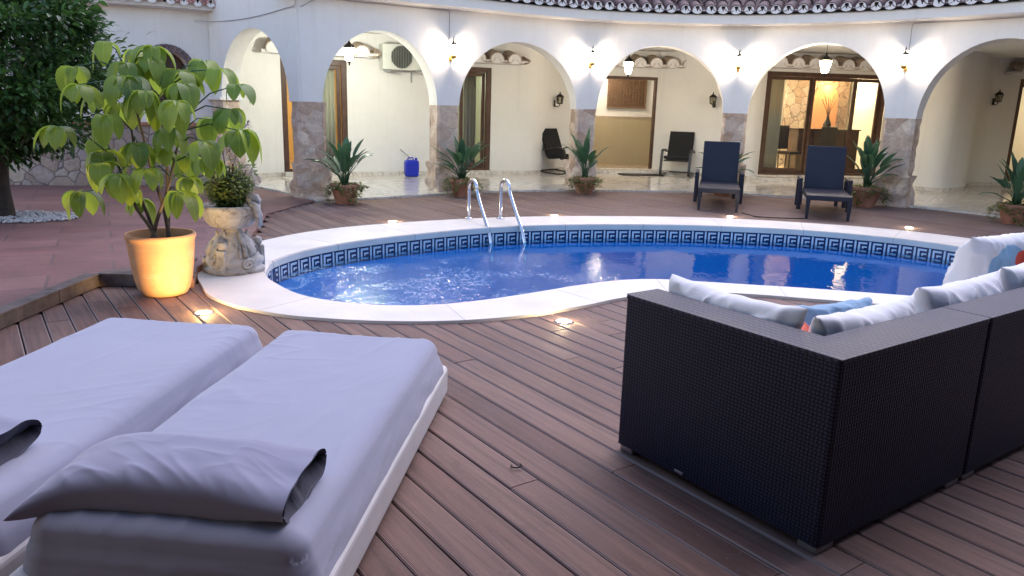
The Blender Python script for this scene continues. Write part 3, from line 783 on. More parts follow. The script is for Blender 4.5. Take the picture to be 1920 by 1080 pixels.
def barrel_tiles(path, s0, s1, off0, z0, slope, rows, sp, parent, mats, rr=.082, length=.42, rowstep=.34, side=1, endcap=True, name='roof_tiles', seed=1, hollow=True):
    rn = random.Random(seed); mb = MB(); cnt = int((s1 - s0) / sp)
    tz, to = math.sin(slope), math.cos(slope)
    for k in range(cnt):
        p, d, nn = path.at(s0 + (k + .5) * sp); nn = nn * side
        for r_ in range(rows):
            lift = .012 if r_ else 0
            o = off0 + r_ * rowstep * to; z = z0 + r_ * rowstep * tz + lift
            jx, jz, ja = rn.uniform(-.01, .01), rn.uniform(-.006, .006), rn.uniform(-.03, .03)
            mb.cur = rn.random()
            L = length
            for kind in ((0, 1) if True else (0,)):
                # kind 0: cover (convex); kind 1: channel, half a step along, concave
                sh = 0 if kind == 0 else sp / 2
                N = 8; vs = []
                for e, (ro, ri) in enumerate(((rr, rr - .014), (rr * .86, rr * .86 - .014))):
                    base = p + d * (sh + jx + e * ja * L) + nn * (o + e * L * to); zb = z + e * L * tz + jz + (0.0 if kind == 0 else .035)
                    for rad in (ro, ri):
                        for i in range(N + 1):
                            a = PI * i / N
                            x = math.cos(a) * rad; h = math.sin(a) * rad * (1 if kind == 0 else -.62)
                            q = base + d * x; vs.append((q.x, q.y, zb + h))
                m = N + 1; fs = []
                for i in range(N):
                    fs.append((i, i + 1, 2 * m + i + 1, 2 * m + i)); fs.append((m + i + 1, m + i, 3 * m + i, 3 * m + i + 1))
                    fs.append((i + 1, i, m + i, m + i + 1))
                fs.append((0, 2 * m, 3 * m, m)); fs.append((N, m + N, 3 * m + N, 2 * m + N))
                mb.add(vs, fs, 0)
            if r_ == 0 and endcap:
                # white mortar filling, set back in the mouth, leaving a small dark hollow low in the middle
                base = p + d * jx + nn * (o + .004); N = 10; vs = []
                N = 20
                for i in range(N + 1):
                    a = 2 * PI * i / N; q = base + d * math.cos(a) * (rr - .012); vs.append((q.x, q.y, z + jz + math.sin(a) * ((rr - .012) if a < PI else .055)))
                hole = [(.13, .10), (.38, .62), (.20, .72), (0, .74), (-.20, .72), (-.38, .62), (-.13, .10), (-.04, -.12), (.0, -.16), (.04, -.12)] if hollow else [(math.cos(2 * PI * i / 10) * .02, .3 + math.sin(2 * PI * i / 10) * .02) for i in range(10)]
                for i in range(N + 1):
                    hx_, hz_ = hole[(i // 2) % 10]; q = base + d * hx_ * rr; vs.append((q.x, q.y, z + jz + hz_ * rr))
                mb.add(vs, [(i, i + N + 1, i + N + 2, i + 1) for i in range(N)], 1)
                # mortar between the covers, under the channel
                base = p + d * (sp / 2) + nn * (o + .03); hw = sp / 2 - rr * .55
                a_, b_ = base - d * hw, base + d * hw
                mb.add([(a_.x, a_.y, z - .02), (b_.x, b_.y, z - .02), (b_.x, b_.y, z + .012), (a_.x, a_.y, z + .012)], [(0, 1, 2, 3)], 1)
    return mb.obj(name, mats, parent)
barrel_tiles(FAC, .05, FAC.L - .4, -.33, 3.09, R(20), 4, .232, villa, ['rooftile', 'mortar'], rr=.096)
rf = sweep(FAC, -.3, FAC.L - .2, [(-.24, 3.04), (4.5, 4.66), (4.5, 4.5), (.3, 3.03)])
rf.obj('roof_deck', 'dark', villa)

# porch ceiling
ce = MB(); fr = []
for k in range(41):
    p, d, nn = FAC.at(FAC.L * k / 40); q = p + nn * (THK - .05); fr.append((q.x, q.y))
ce.prism([(-4.8, 13.1)] + fr + [(14, 7), (22, 10), (22, 26), (-8, 26), (-8, 13.4)], 2.66, 2.70)
ce.obj('porch_ceiling', 'cream', villa)

# --- back wall of the porch: smooth runs between the door openings, each run a wall with thickness
WZ0, WZ1 = .0, 2.67
def wall_run(pts, name='porch_wall', mat='cream', per=5, thick=.22, z0=WZ0, z1=WZ1, skirt=True, smooth=True):
    c_ = catmull(pts, per); pa = Path([(q.x, q.y) for q in c_])
    mb = sweep(pa, 0, pa.L, [(0, z0), (0, z1), (thick, z1), (thick, z0)], .1)
    mb.f = [list(reversed(f)) for f in mb.f]
    o = mb.obj(name, mat, villa, smooth=True, auto=35)
    if skirt:
        sk = sweep(pa, .0, pa.L, [(-.012, .03), (-.012, .10), (0.002, .10), (0.002, .03)], .1); sk.f = [list(reversed(f)) for f in sk.f]
        sk.obj('skirting', 'marble', villa)
    return pa
DA0, DA1 = Vector((-4.30, 14.42)), Vector((-3.20, 14.89))
DB0, DB1 = Vector((-1.72, 15.56)), Vector((-.53, 16.08))
DC0, DC1 = Vector((1.62, 17.45)), Vector((3.10, 17.66))
DD0, DD1 = Vector((5.20, 16.66)), Vector((7.95, 17.15))
DE0, DE1 = Vector((10.55, 16.78)), Vector((12.2, 17.1))
wall_run([(-6.0, 13.1), (-5.0, 13.75), tuple(DA0)], mat='stucco')
wall_run([tuple(DA1), (-2.4, 15.2), tuple(DB0)], mat='stucco')
wall_run([tuple(DB1), (-.067, 16.22), (.32, 16.36), (.53, 16.6), (.72, 17.0), (1.05, 17.5), (1.35, 17.62), tuple(DC0)])
wall_run([tuple(DC1), (3.25, 17.6), (3.73, 17.27), (4.36, 16.93), (4.70, 16.6), (5.0, 16.55), tuple(DD0)])
wall_run([tuple(DD1), (8.05, 16.7), (7.85, 15.9), (7.85, 15.35), (8.24, 15.02), (8.9, 15.4), (9.5, 16.3), (9.9, 16.66), (10.2, 16.72), tuple(DE0)])
wall_run([tuple(DE1), (14, 15), (14, 9)])

def room(a, b_, depth, z0, zt, mats, width_extra=(.6, .6), zc=2.5):
    """a room behind an opening: floor, three walls and ceiling around the real depth"""
    d = (b_ - a).normalized(); nn = Vector((-d.y, d.x)); a2 = a - d * width_extra[0] + nn * .23; b2 = b_ + d * width_extra[1] + nn * .23
    c2, d2 = b2 + nn * depth, a2 + nn * depth
    wl_, fl, cl = mats; mb = MB()
    def q3(p, z): return (p.x, p.y, z)
    mb.add([q3(a2, z0), q3(b2, z0), q3(c2, z0), q3(d2, z0)], [(0, 1, 2, 3)], 1)
    mb.add([q3(a2, zc), q3(b2, zc), q3(c2, zc), q3(d2, zc)], [(3, 2, 1, 0)], 2)
    for p, q in ((b2, c2), (c2, d2), (d2, a2)): mb.add([q3(p, z0), q3(q, z0), q3(q, zc), q3(p, zc)], [(3, 2, 1, 0)], 0)
    mb.obj('room_interior', [wl_, fl, cl], villa)
    # lintel above and threshold below the opening
    lt = MB(); m = (a + b_) / 2 + nn * .11; ang = math.atan2(d.y, d.x); L = (b_ - a).length
    lt.box((m.x, m.y, (zt + WZ1) / 2), (L - .002, .218, WZ1 - zt), ang)
    lt.obj('lintel', 'cream', villa)
    st = MB(); st.box((m.x - nn.x * .04, m.y - nn.y * .04, (z0 + .02) / 2 + .01), (L - .004, .30, z0 - .02), ang); st.obj('threshold', 'marble', villa, bevel=.004)
    return a2, d, nn, ang

def sliding_door(a, b_, z0, zt, leaves, glass=True, fw=.075, open_leaf=None, rec=.06):
    d = (b_ - a).normalized(); nn = Vector((-d.y, d.x)); ang = math.atan2(d.y, d.x); L = (b_ - a).length
    root = MB()
    def bx(u, z, wu, wz, dep=.09, off=rec): 
        p = a + d * u + nn * off; root.box((p.x, p.y, z), (wu, dep, wz), ang)
    H = zt - z0
    bx(fw / 2, z0 + H / 2, fw, H); bx(L - fw / 2, z0 + H / 2, fw, H); bx(L / 2, zt - fw / 2, L - 2 * fw - .002, fw); bx(L / 2, z0 + .03, L - 2 * fw - .002, .055)
    fr_ = root.obj('door_frame', 'darkwood', villa, bevel=.004)
    iw = L - 2 * fw; 
    for k, (u0, u1) in enumerate(leaves):
        root = MB(); x0, x1 = fw + u0 * iw, fw + u1 * iw; sw = .07; off = rec + (.0 if k % 2 else .035)
        def bx2(u, z, wu, wz):
            p = a + d * u + nn * off; root.box((p.x, p.y, z), (wu, .034, wz), ang)
        za, zb = z0 + .06, zt - fw - .003
        bx2(x0 + sw / 2 + .002, (za + zb) / 2, sw, zb - za); bx2(x1 - sw / 2 - .002, (za + zb) / 2, sw, zb - za)
        bx2((x0 + x1) / 2, zb - sw / 2, x1 - x0 - 2 * sw - .006, sw); bx2((x0 + x1) / 2, za + sw / 2 + .01, x1 - x0 - 2 * sw - .006, sw + .02)
        lf = root.obj('door_leaf', 'darkwood', villa, bevel=.003)
        if glass:
            root = MB(); p0 = a + d * (x0 + sw) + nn * off; p1 = a + d * (x1 - sw) + nn * off
            root.add([(p0.x, p0.y, za + sw), (p1.x, p1.y, za + sw), (p1.x, p1.y, zb - sw), (p0.x, p0.y, zb - sw)], [(0, 1, 2, 3)])
            root.obj('pane', 'glass', lf)

def curtain(a, d, nn, u0, u1, back, z0, z1, label, folds=9):
    mb = MB(); N = 90; vs = []
    for z in (z0, z0 + (z1 - z0) * .5, z1):
        for i in range(N + 1):
            t = i / N; u = u0 + (u1 - u0) * t; am = .035 * (1.2 - .4 * (z - z0) / (z1 - z0))
            p = a + d * u + nn * (back + am * math.sin(t * folds * 2 * PI + .6 * math.sin(t * 7)))
            vs.append((p.x, p.y, z))
    m = N + 1
    mb.add(vs, [(r_ * m + i, r_ * m + i + 1, (r_ + 1) * m + i + 1, (r_ + 1) * m + i) for r_ in range(2) for i in range(N)])
    o = mb.obj('curtain', 'curtain', smooth=True); sol = o.modifiers.new('t', 'SOLIDIFY'); sol.thickness = .004
    tag(o, label, 'curtain'); return o

def tile_canopy(a, b_, z, n, depth=.30):
    d = (b_ - a).normalized(); nn = Vector((-d.y, d.x)); ang = math.atan2(d.y, d.x); L = (b_ - a).length
    m = (a + b_) / 2 - nn * (depth / 2); mb = MB()
    mb.box((m.x, m.y, z), (L, depth, .06), ang)
    base = mb.obj('canopy_shelf', 'stucco', villa, bevel=.006)
    pa = Path([tuple(a), tuple(b_)])
    t = barrel_tiles(pa, .02, L - .02, -depth - .04, z + .03, R(16), 1, (L - .04) / n, base, ['canopytile', 'mortar'], rr=min(.15, (L - .04) / n * .42), length=depth + .03, name='canopy_tiles', seed=int(L * 100), hollow=False)
    return base

WALL = {}
ra = room(DA0, DA1, 3.2, .10, 2.16, ('ochre', 'hallfloor', 'ochre'), (1.2, .6))
sliding_door(DA0, DA1, .10, 2.16, [(.5, .99)], fw=.10)
curtain(DA0, ra[1], ra[2], .50, 1.0, .17, .13, 2.1, 'cream curtain behind the door left of the air conditioner', 6)
tile_canopy(DA0 - ra[1] * .35, DA1 + ra[1] * .42, 2.24, 5, .36)
rb = room(DB0, DB1, 3.0, .10, 2.15, ('green', 'hallfloor', 'green'), (.6, .6))
sliding_door(DB0, DB1, .10, 2.15, [(.5, .99)], fw=.10)
curtain(DB0, rb[1], rb[2], .78, 1.04, .19, .13, 2.08, 'cream curtain gathered at the right of the second glass door', 4)
tile_canopy(DB0 - rb[1] * .1, DB1 + rb[1] * .55, 2.25, 5, .36)
rc = room(DC0, DC1, 2.6, .10, 2.12, ('cream', 'hallfloor', 'cream'), (1.0, .5))
tile_canopy(DC0 - rc[1] * .35, DC1 + rc[1] * .75, 2.33, 7, .36)
rd = room(DD0, DD1, 3.6, .12, 2.27, ('cream', 'hallfloor', 'cream'), (.5, 1.3), 2.45)
sliding_door(DD0, DD1, .12, 2.27, [(0.0, .385), (.375, .765), (.755, 1.0)], fw=.085)
curtain(DD0, rd[1], rd[2], .12, .52, .22, .15, 2.2, 'pale curtain gathered at the left of the wide glass door', 7)
tile_canopy(DD0 - rd[1] * .12, DD1 + rd[1] * .1, 2.36, 8, .36)
re_ = room(DE0, DE1, 2.2, .12, 2.26, ('cream', 'hallfloor', 'cream'))
sliding_door(DE0, DE1, .12, 2.26, [(0., .5), (.5, 1.)], fw=.09)
tile_canopy(DE0 - re_[1] * .45, DE1 + re_[1] * .3, 2.36, 6, .34)
# steps
def lpt(r_, a, u, v): return a + r_[1] * u + r_[2] * v
b = MB(); m = lpt(rc, DC0, .95, -.22); b.box((m.x, m.y, .06), (2.3, .44, .08), rc[3]); b.obj('door_step', 'marble', villa, bevel=.006)
b = MB(); m = lpt(rd, DD0, 1.15, -.28); b.box((m.x, m.y, .065), (2.7, .5, .09), rd[3]); b.obj('door_step', 'marble', villa, bevel=.006)
m_ = lpt(rd, DD0, .95, -.95); b = MB(); b.box((0, 0, .008), (.62, .4, .016)); mt = b.obj('door_mat', 'bark', bevel=.004); mt.location = (m_.x, m_.y, .032); mt.rotation_euler.z = rd[3]
tag(mt, 'brown door mat on the marble before the wide glass door', 'mat')
m_ = lpt(rc, DC0, 1.0, -.75); b = MB(); b.box((0, 0, .008), (.9, .4, .016)); mt = b.obj('door_mat', 'bark', bevel=.004); mt.location = (m_.x, m_.y, .032); mt.rotation_euler.z = rc[3]
tag(mt, 'brown door mat on the marble before the open hall doorway', 'mat')
# hall: beige dado on the back wall, with a rail, and a carved wooden lattice above it
def room_box(r_, a, u0, u1, v, z0, z1, th, name, mat, parent=None, **kw):
    p = a + r_[1] * ((u0 + u1) / 2) + r_[2] * (v); mb = MB(); mb.box((p.x, p.y, (z0 + z1) / 2), (u1 - u0, th, z1 - z0), r_[3]); return mb.obj(name, mat, parent or villa, **kw)
room_box(rc, DC0, .0, 1.495, .05, 2.05, 2.117, .10, 'door_frame', 'darkwood')
room_box(rc, DC0, 1.44, 1.493, .05, .102, 2.047, .10, 'door_frame', 'darkwood')
room_box(rc, DC0, -.98, 1.97, 1.30, .101, 1.20, .03, 'dado', 'beigedado')
room_box(rc, DC0, -.98, 1.97, 1.30, 1.203, 1.24, .05, 'dado_rail', 'canopytile')
room_box(rc, DC0, -.98, 1.97, 1.34, .101, 2.49, .04, 'hall_partition', 'stucco')
b = MB()
fw_, z0_, z1_ = 1.02, 1.46, 2.10
u0_ = .72
def lbox(u, z, wu, wz, th=.03, v=1.26):
    p = lpt(rc, DC0, u, v); b.box((p.x, p.y, z), (wu, th, wz), rc[3])
lbox(u0_, (z0_ + z1_) / 2, .05, z1_ - z0_); lbox(u0_ + .9, (z0_ + z1_) / 2, .05, z1_ - z0_); lbox(u0_ + .45, z0_, .95, .05, .031); lbox(u0_ + .45, z1_, .95, .05, .031)
for k in range(11):
    lbox(u0_ + .08 + k * .074, (z0_ + z1_) / 2, .022, z1_ - z0_ - .05, .018)
for k in range(8): lbox(u0_ + .45, z0_ + .07 + k * .075, .86, .022, .0175)
p0, p1 = lpt(rc, DC0, u0_, 1.285), lpt(rc, DC0, u0_ + .9, 1.285)
b.add([(p0.x, p0.y, z0_), (p1.x, p1.y, z0_), (p1.x, p1.y, z1_), (p0.x, p0.y, z1_)], [(0, 1, 2, 3)])
tag(b.obj('wooden_lattice', 'lattice'), 'brown carved wooden lattice panel hanging on the hall wall', 'wall panel')

# dining room behind the wide door: stone back wall with a warm lit niche, vase, sideboard, chairs
room_box(rd, DD0, 2.05, 3.75, 2.9, .121, 2.44, .12, 'stone_feature_wall', 'wallstone')
b = MB()
N = 24; vs = []; 
for dz in (0, 1):
    pp = lpt(rd, DD0, 3.10, 2.80 + dz * .03)
    for i in range(N + 1):
        a = PI * i / N; q = pp + rd[1] * (math.cos(a) * .34); vs.append((q.x, q.y, 1.80 + math.sin(a) * .34))
    for sx in (-1, 1):
        q = pp + rd[1] * (sx * .34); vs.append((q.x, q.y, .95))
b.add(vs, [tuple(reversed(range(N + 3)))]); b.obj('niche', 'nichecol', villa)
v_ = thing('vase', 'dark vase with tall dry twigs before the glowing niche indoors', 'vase', tuple(lpt(rd, DD0, 2.10, 1.0)) + (1.105,))
b = MB(); b.lathe([(.05, 0), (.085, .04), (.09, .10), (.045, .2), (.03, .26), (.04, .28)], n=20); b.obj('body', 'blackwood', v_, smooth=True, local=True)
b = MB()
for k in range(9):
    a = random.uniform(0, 2 * PI); l = random.uniform(.35, .62); b.tube([(0, 0, .22), (math.cos(a) * .06, math.sin(a) * .06, .22 + l * .5), (math.cos(a) * .17, math.sin(a) * .1, .22 + l)], .005, 5)
b.obj('twigs', 'stem', v_, local=True)
sbd = thing('sideboard', 'long dark wooden sideboard standing indoors behind the wide glass door', 'sideboard', tuple(lpt(rd, DD0, 2.05, 1.0)) + (.12,), rd[3])
b = MB(); b.box((0, 0, .51), (1.5, .42, .88)); b.box((0, 0, .967), (1.56, .47, .03)); b.obj('cabinet', 'darkwood', sbd, bevel=.01, local=True)
for k in range(4):
    b = MB(); b.box((-.56 + k * .373, -.215, .51), (.35, .018, .80)); b.obj('cupboard_door', 'darkwood', sbd, bevel=.006, local=True)
for sx in (-1, 1):
    for sy in (-1, 1): b = MB(); b.box((sx * .70, sy * .16, .035), (.06, .06, .07)); b.obj('foot', 'darkwood', sbd, local=True)
def dining_chair():
    t = thing('dining_chair', 'dark dining chair seen through the left pane of the wide glass door', 'chair', group='dining chairs indoors')
    b = MB(); b.box((0, 0, .45), (.44, .44, .06)); b.obj('seat', 'blackwood', t, bevel=.015, local=True)
    b = MB(); b.box((0, .2, .78), (.42, .035, .52)); b.obj('backrest', 'blackwood', t, bevel=.012, local=True)
    for sx, sy in ((-1, -1), (1, -1), (-1, 1), (1, 1)):
        b = MB(); b.tube([(sx * .19, sy * .19, .43), (sx * .2, sy * .21, 0)], [.02, .014], 8); b.obj('leg', 'blackwood', t, local=True)
    return t
room_box(rd, DD0, 3.36, 3.40, 1.2, .121, 2.44, 1.9, 'inner_wall', 'cream')
cl_ = thing('ceiling_lamp', 'lit ceiling lamp in the room behind the wide glass door', 'ceiling lamp', tuple(lpt(rd, DD0, .95, 2.0)) + (2.33,))
b = MB(); b.lathe([(.0, 0), (.20, .0), (.22, .03), (.22, .10), (.0, .11)], n=28, cap=False); b.obj('shade', 'bulbwarm', cl_, smooth=True, local=True)
mr = thing('mirror', 'tall framed mirror on the far wall behind the left pane of the wide door', 'mirror', tuple(lpt(rd, DD0, 1.35, 3.25)) + (.9,), rd[3])
b = MB(); b.box((0, 0, .45), (.40, .02, 1.0)); b.obj('glass', 'chrome', mr, local=True)
b = MB()
for sx in (-1, 1): b.box((sx * .225, -.005, .45), (.05, .04, 1.1))
for sz in (-.075, .975): b.box((0, -.006, sz), (.4, .038, .05))
b.obj('frame', 'curtain', mr, bevel=.004, local=True)
dc = dining_chair(); q = lpt(rd, DD0, .75, 1.15); dc.location = (q.x, q.y, .12); dc.rotation_euler.z = rd[3] + 1.9
q = lpt(rd, DD0, 1.0, .62); dup(dc, (q.x, q.y, .12), rd[3] + .4, 'dark dining chair beside the sideboard behind the left pane of the wide glass door')
q = lpt(rd, DD0, 1.75, .55); dup(dc, (q.x, q.y, .12), rd[3] + 3.3, 'dark dining chair before the sideboard behind the middle pane of the wide door')

# ------------------------------------------------------------------ left wing with roof edge, arched window and rubble base
wing = thing('side_wing', 'white side wing with clay roof edge, brick arched window and rubble stone base', 'house', (-6.5, 12.4, 0))
LW = Path([(-16, 12.0), (-9, 12.0), (-7.6, 12.1), (-6.4, 12.25), (-5.6, 12.55), (-4.97, 12.98)])
mb = sweep(LW, 0, LW.L, [(0, 0), (0, 2.80), (.35, 2.80), (.35, 0)], .08); mb.f = [list(reversed(f)) for f in mb.f]
# cut the arched window: rebuild as strips with an opening
def wall_with_window(path, wins, z_top, thick, z_base=.0):
    mb = MB(); L = path.L
    cuts = sorted(set([0, L] + [s0 + (s1 - s0) * (1 - math.cos(PI * k / 16)) / 2 for (s0, s1, _, _, _) in wins for k in range(17)] + [L * k / 60 for k in range(61)]))
    for a, b_ in zip(cuts, cuts[1:]):
        if b_ - a < 1e-5: continue
        mds = (a + b_) / 2; win = next((w_ for w_ in wins if w_[0] < mds < w_[1]), None)
        def col(s0, z0, s1, z0b, ztop0, ztop1):
            p, d, nn = path.at(s0); p2, d2, n2 = path.at(s1)
            q, q2 = p + nn * thick, p2 + n2 * thick
            vs = [(p.x, p.y, z0), (p2.x, p2.y, z0b), (p2.x, p2.y, ztop1), (p.x, p.y, ztop0), (q.x, q.y, z0), (q2.x, q2.y, z0b), (q2.x, q2.y, ztop1), (q.x, q.y, ztop0)]
            mb.add(vs, [(0, 1, 2, 3), (5, 4, 7, 6), (3, 2, 6, 7), (1, 0, 4, 5)])
        if win is None: col(a, z_base, b_, z_base, z_top, z_top)
        else:
            s0, s1, zs, zsp, r_ = win; mm = (s0 + s1) / 2; h = (s1 - s0) / 2
            f = lambda s: zsp + r_ * math.sqrt(max(0, 1 - ((s - mm) / h) ** 2))
            col(a, z_base, b_, z_base, zs, zs); col(a, f(a), b_, f(b_), z_top, z_top)
    for (s0, s1, zs, zsp, r_) in wins:      # jambs
        for s in (s0, s1):
            p, d, nn = path.at(s); q = p + nn * thick; mb.add([(p.x, p.y, zs), (q.x, q.y, zs), (q.x, q.y, zsp), (p.x, p.y, zsp)], [(0, 1, 2, 3)])
    return mb
sA = LW.near((-5.52, 12.60)); sB = LW.near((-7.35, 12.12))
wins = [(sB - .42, sB + .42, 1.02, 1.75, .35), (sA - .34, sA + .30, 1.02, 1.80, .32)]
wall_with_window(LW, wins, 2.80, .30).obj('wall', 'stucco', wing)
for (s0, s1, zs, zsp, r_) in wins:
    b = MB(); mm = (s0 + s1) / 2; h = (s1 - s0) / 2; N = 19
    for k in range(N):
        a = PI * (k + .5) / N; s = mm + (h + .05) * math.cos(a); z = zsp + (r_ + .05) * math.sin(a)
        p, d, nn = LW.at(s); p = p - nn * .012
        Mx = Matrix.Translation((p.x, p.y, z)) @ Matrix.Rotation(math.atan2(d.y, d.x), 4, 'Z') @ Matrix.Rotation(-a, 4, 'Y')
        b.cur = random.random(); b.box((0, 0, 0), (.10, .06, .056), 0, 0, Mx)
    b.obj('brick_arch', 'brick', wing, bevel=.004)
    p, d, nn = LW.at(mm); q = p + nn * .26; b = MB(); b.box((q.x, q.y, (zs + zsp + r_) / 2), (2 * h + .1, .03, zsp + r_ - zs + .1), math.atan2(d.y, d.x)); wf = b.obj('dark_backing', 'darkwood', wing)  # dark panel stands in for the window's dark interior
    q = p + nn * .22; b = MB()
    for u in (-.5, 0, .5):
        t_ = q + d * (u * 2 * h * .98); b.box((t_.x, t_.y, (zs + zsp + r_) / 2), (.05, .04, zsp + r_ - zs), math.atan2(d.y, d.x))
    b.obj('window_frame', 'blackwood', wing)
sb = sweep(LW, 0, LW.L, [(-.07, 0), (-.07, .97), (.0, .97), (.0, 0)], .08); sb.f = [list(reversed(f)) for f in sb.f]
sb.obj('rubble_base', 'wallstone', wing)
sb = sweep(LW, 0, LW.L, [(-.11, .972), (-.11, 1.015), (.0, 1.015), (.0, .972)], .1); sb.f = [list(reversed(f)) for f in sb.f]
sb.obj('ledge', 'terracotta2', wing)
sb = sweep(LW, 0, LW.L + .15, [(.0, 2.74), (-.20, 2.76), (-.20, 2.83), (.3, 2.83), (.3, 2.802), (0, 2.802)], .1); sb.f = [list(reversed(f)) for f in sb.f]
sb.obj('eave_band', 'stucco', wing)
barrel_tiles(LW, .1, LW.L + .10, -.28, 2.85, R(22), 5, .20, wing, ['rooftile2', 'mortar'], rr=.075, seed=5)
rf = sweep(LW, 0, LW.L + .1, [(-.2, 2.83), (3.0, 4.10), (3.0, 4.0), (.3, 2.83)]); rf.obj('roof_deck', 'dark', wing)

# cables along the walls
def cable(pts, name, label, r_=.006, per=6, mat='cable'):
    mb = MB(); mb.tube([tuple(q) for q in catmull(pts, per)], r_, 6); return tag(mb.obj(name, mat, smooth=True), label, 'cable')
def fp(s, off, z):
    p, d, nn = FAC.at(s); p = p - nn * off; return (p.x, p.y, z)
s2, s5 = piers[1][0], piers[4][0]
cable([fp(.05, .012, 2.70)] + [fp(s, .012, 2.845) for s in (.35, .8, 1.4, 2.0, s2 - .05)] + [fp(s2, .012, 2.82), fp(s2 + .005, .012, 2.6), fp(s2, .012, 2.36)], 'cable', 'thin grey cable under the eave dropping to the wall lamp nearest the air conditioner', .005)
cable([fp(s5, .012, 2.38), fp(s5 - .003, .012, 2.6), fp(s5, .012, 2.82)] + [fp(s, .012, 2.845) for s in (s5 + .1, s5 + .6, s5 + 1.2, s5 + 2.0, s5 + 2.8)], 'cable', 'thin grey cable running from the rightmost wall lamp along the eave', .005)
cable([(-5.15, 12.82, 2.60)] + [(A.x + (Bq.x - A.x) * t + .012 * nr.x * -1, A.y + (Bq.y - A.y) * t - .014, 2.60 + .12 * t - .06 * math.sin(PI * t)) for t in (.1, .3, .5, .7, .9)] + [(-3.16, 11.385, 2.72), (-3.15, 11.385, 2.85), (-3.15, 11.385, 3.4)], 'cable', 'thin sagging cable across the plain wall above the leftmost arch', .005)

# ------------------------------------------------------------------ air conditioner, pipe, jug
acp = (DA1 + DB0) / 2
dW = (DB0 - DA1).normalized(); nW = Vector((-dW.y, dW.x))
acq = DA1 + dW * .98 - nW * .21; aa = math.atan2(dW.y, dW.x)
ac = thing('air_conditioner', 'off-white air conditioner unit with dark round grille high on the porch wall', 'air conditioner', (acq.x, acq.y, 2.0), aa)
b = MB(); b.box((0, 0, .25), (.76, .27, .46)); b.obj('casing', 'acwhite', ac, bevel=.012, local=True)
b = MB()
vs = [(.02 - .04 + math.cos(2 * PI * k / 8 + PI / 8) * .215, -.139, .25 + math.sin(2 * PI * k / 8 + PI / 8) * .215) for k in range(8)]
b.add(vs, [tuple(range(8))]); b.obj('fan_recess', 'acdark', ac, local=True)
b = MB()
for k in range(13):
    x = -.19 + k * .0317; h = math.sqrt(max(0, .21 ** 2 - x * x)) * .98; b.box((x - .02, -.143, .25), (.004, .006, 2 * h))
for rr_ in (.205,):
    b.tube([(-.02 + math.cos(2 * PI * k / 24) * rr_, -.146, .25 + math.sin(2 * PI * k / 24) * rr_) for k in range(25)], .004, 5)
b.obj('grille', 'conduit', ac, local=True)
for sx in (-1, 1):
    b = MB(); b.box((sx * .26, .0, -.005), (.035, .42, .03)); b.box((sx * .26, .19, -.10), (.035, .03, .2)); b.obj('bracket', 'conduit', ac, bevel=.003, local=True)
b = MB(); b.box((.34, .0, .02), (.12, .3, .03)); b.obj('drip_tray', 'conduit', ac, local=True)
def wpt(u, off, z): q = DA1 + dW * u - nW * off; return (q.x, q.y, z)
mb = MB(); mb.tube([wpt(.98, .02, 1.97), wpt(.98, .02, .60), wpt(1.0, .03, .54), wpt(1.13, .16, .42), wpt(1.16, .2, .375)], .011, 8)
dp = mb.obj('drain_pipe', 'conduit', smooth=True); tag(dp, 'pale grey drain pipe from the air conditioner down the wall to the blue jug', 'pipe')
mb = MB()
for z in (1.5, 1.05): mb.box(wpt(.98, .012, z), (.05, .03, .02), aa)
mb.obj('clip', 'conduit', dp, local=True)
q = Vector(wpt(1.14, .36, 0)[:2])
jug = thing('water_jug', 'cobalt blue plastic jug on the marble floor below the air conditioner', 'jug', (q.x, q.y, .03), aa)
b = MB(); b.box((0, 0, .16), (.27, .2, .32)); b.obj('body', 'bluepl', jug, bevel=.05, seg=5, smooth=True, local=True)
b = MB(); b.tube([(-.08, 0, .30), (-.07, 0, .355), (.02, 0, .365), (.04, 0, .31)], .014, 8); b.obj('handle', 'bluepl', jug, smooth=True, local=True)
b = MB(); b.lathe([(.025, .31), (.025, .355), (.02, .36)], (.09, 0, 0), 16); b.obj('cap', 'bluepl', jug, smooth=True, local=True)

# ------------------------------------------------------------------ lamps
# lit wall lamps on the arcade, built with the wall at +y
def wall_lamp():
    t = thing('wall_lamp', 'x', 'wall lamp', group='lit brass wall lamps along the arcade')
    b = MB(); b.lathe([(.0, -.075), (.022, -.07), (.044, -.055), (.05, -.035), (.044, -.015), (.026, .0)], (0, -.11, 0), 20, cap=False); b.obj('holder', 'brass', t, smooth=True, local=True)
    b = MB(); b.tube([(0, 0, -.06), (0, -.06, -.075), (0, -.11, -.065)], .010, 8); b.lathe([(.035, 0), (.035, .008), (.01, .014)], (0, 0, 0), 16)
    vs = b.v; b.v = [(x, y_, z) for x, y_, z in vs]
    b.box((0, -.006, -.05), (.06, .012, .1)); b.obj('bracket', 'brass', t, local=True)
    b = MB(); b.lathe([(.026, 0), (.042, .04), (.046, .09), (.040, .14)], (0, -.11, 0), 20, cap=False); b.obj('glass', 'bulb', t, smooth=True, local=True)
    b = MB(); b.lathe([(.062, .140), (.058, .150), (.035, .178), (.014, .19), (.010, .215), (.0145, .225), (.008, .237), (.002, .27)], (0, -.11, 0), 20); b.obj('cap', 'iron', t, smooth=True, local=True)
    light('bulb_light', 'POINT', (0, -.11, .075), 3.3, (1, .80, .60), .028, t)
    return t
WLAMP = wall_lamp()
labs = ['lit brass wall lamp on the arcade nearest the air conditioner', 'lit brass wall lamp above the pillar beside the left armchair', 'lit brass wall lamp above the pillar behind the left lounger', 'lit brass wall lamp above the pillar beyond the right lounger']
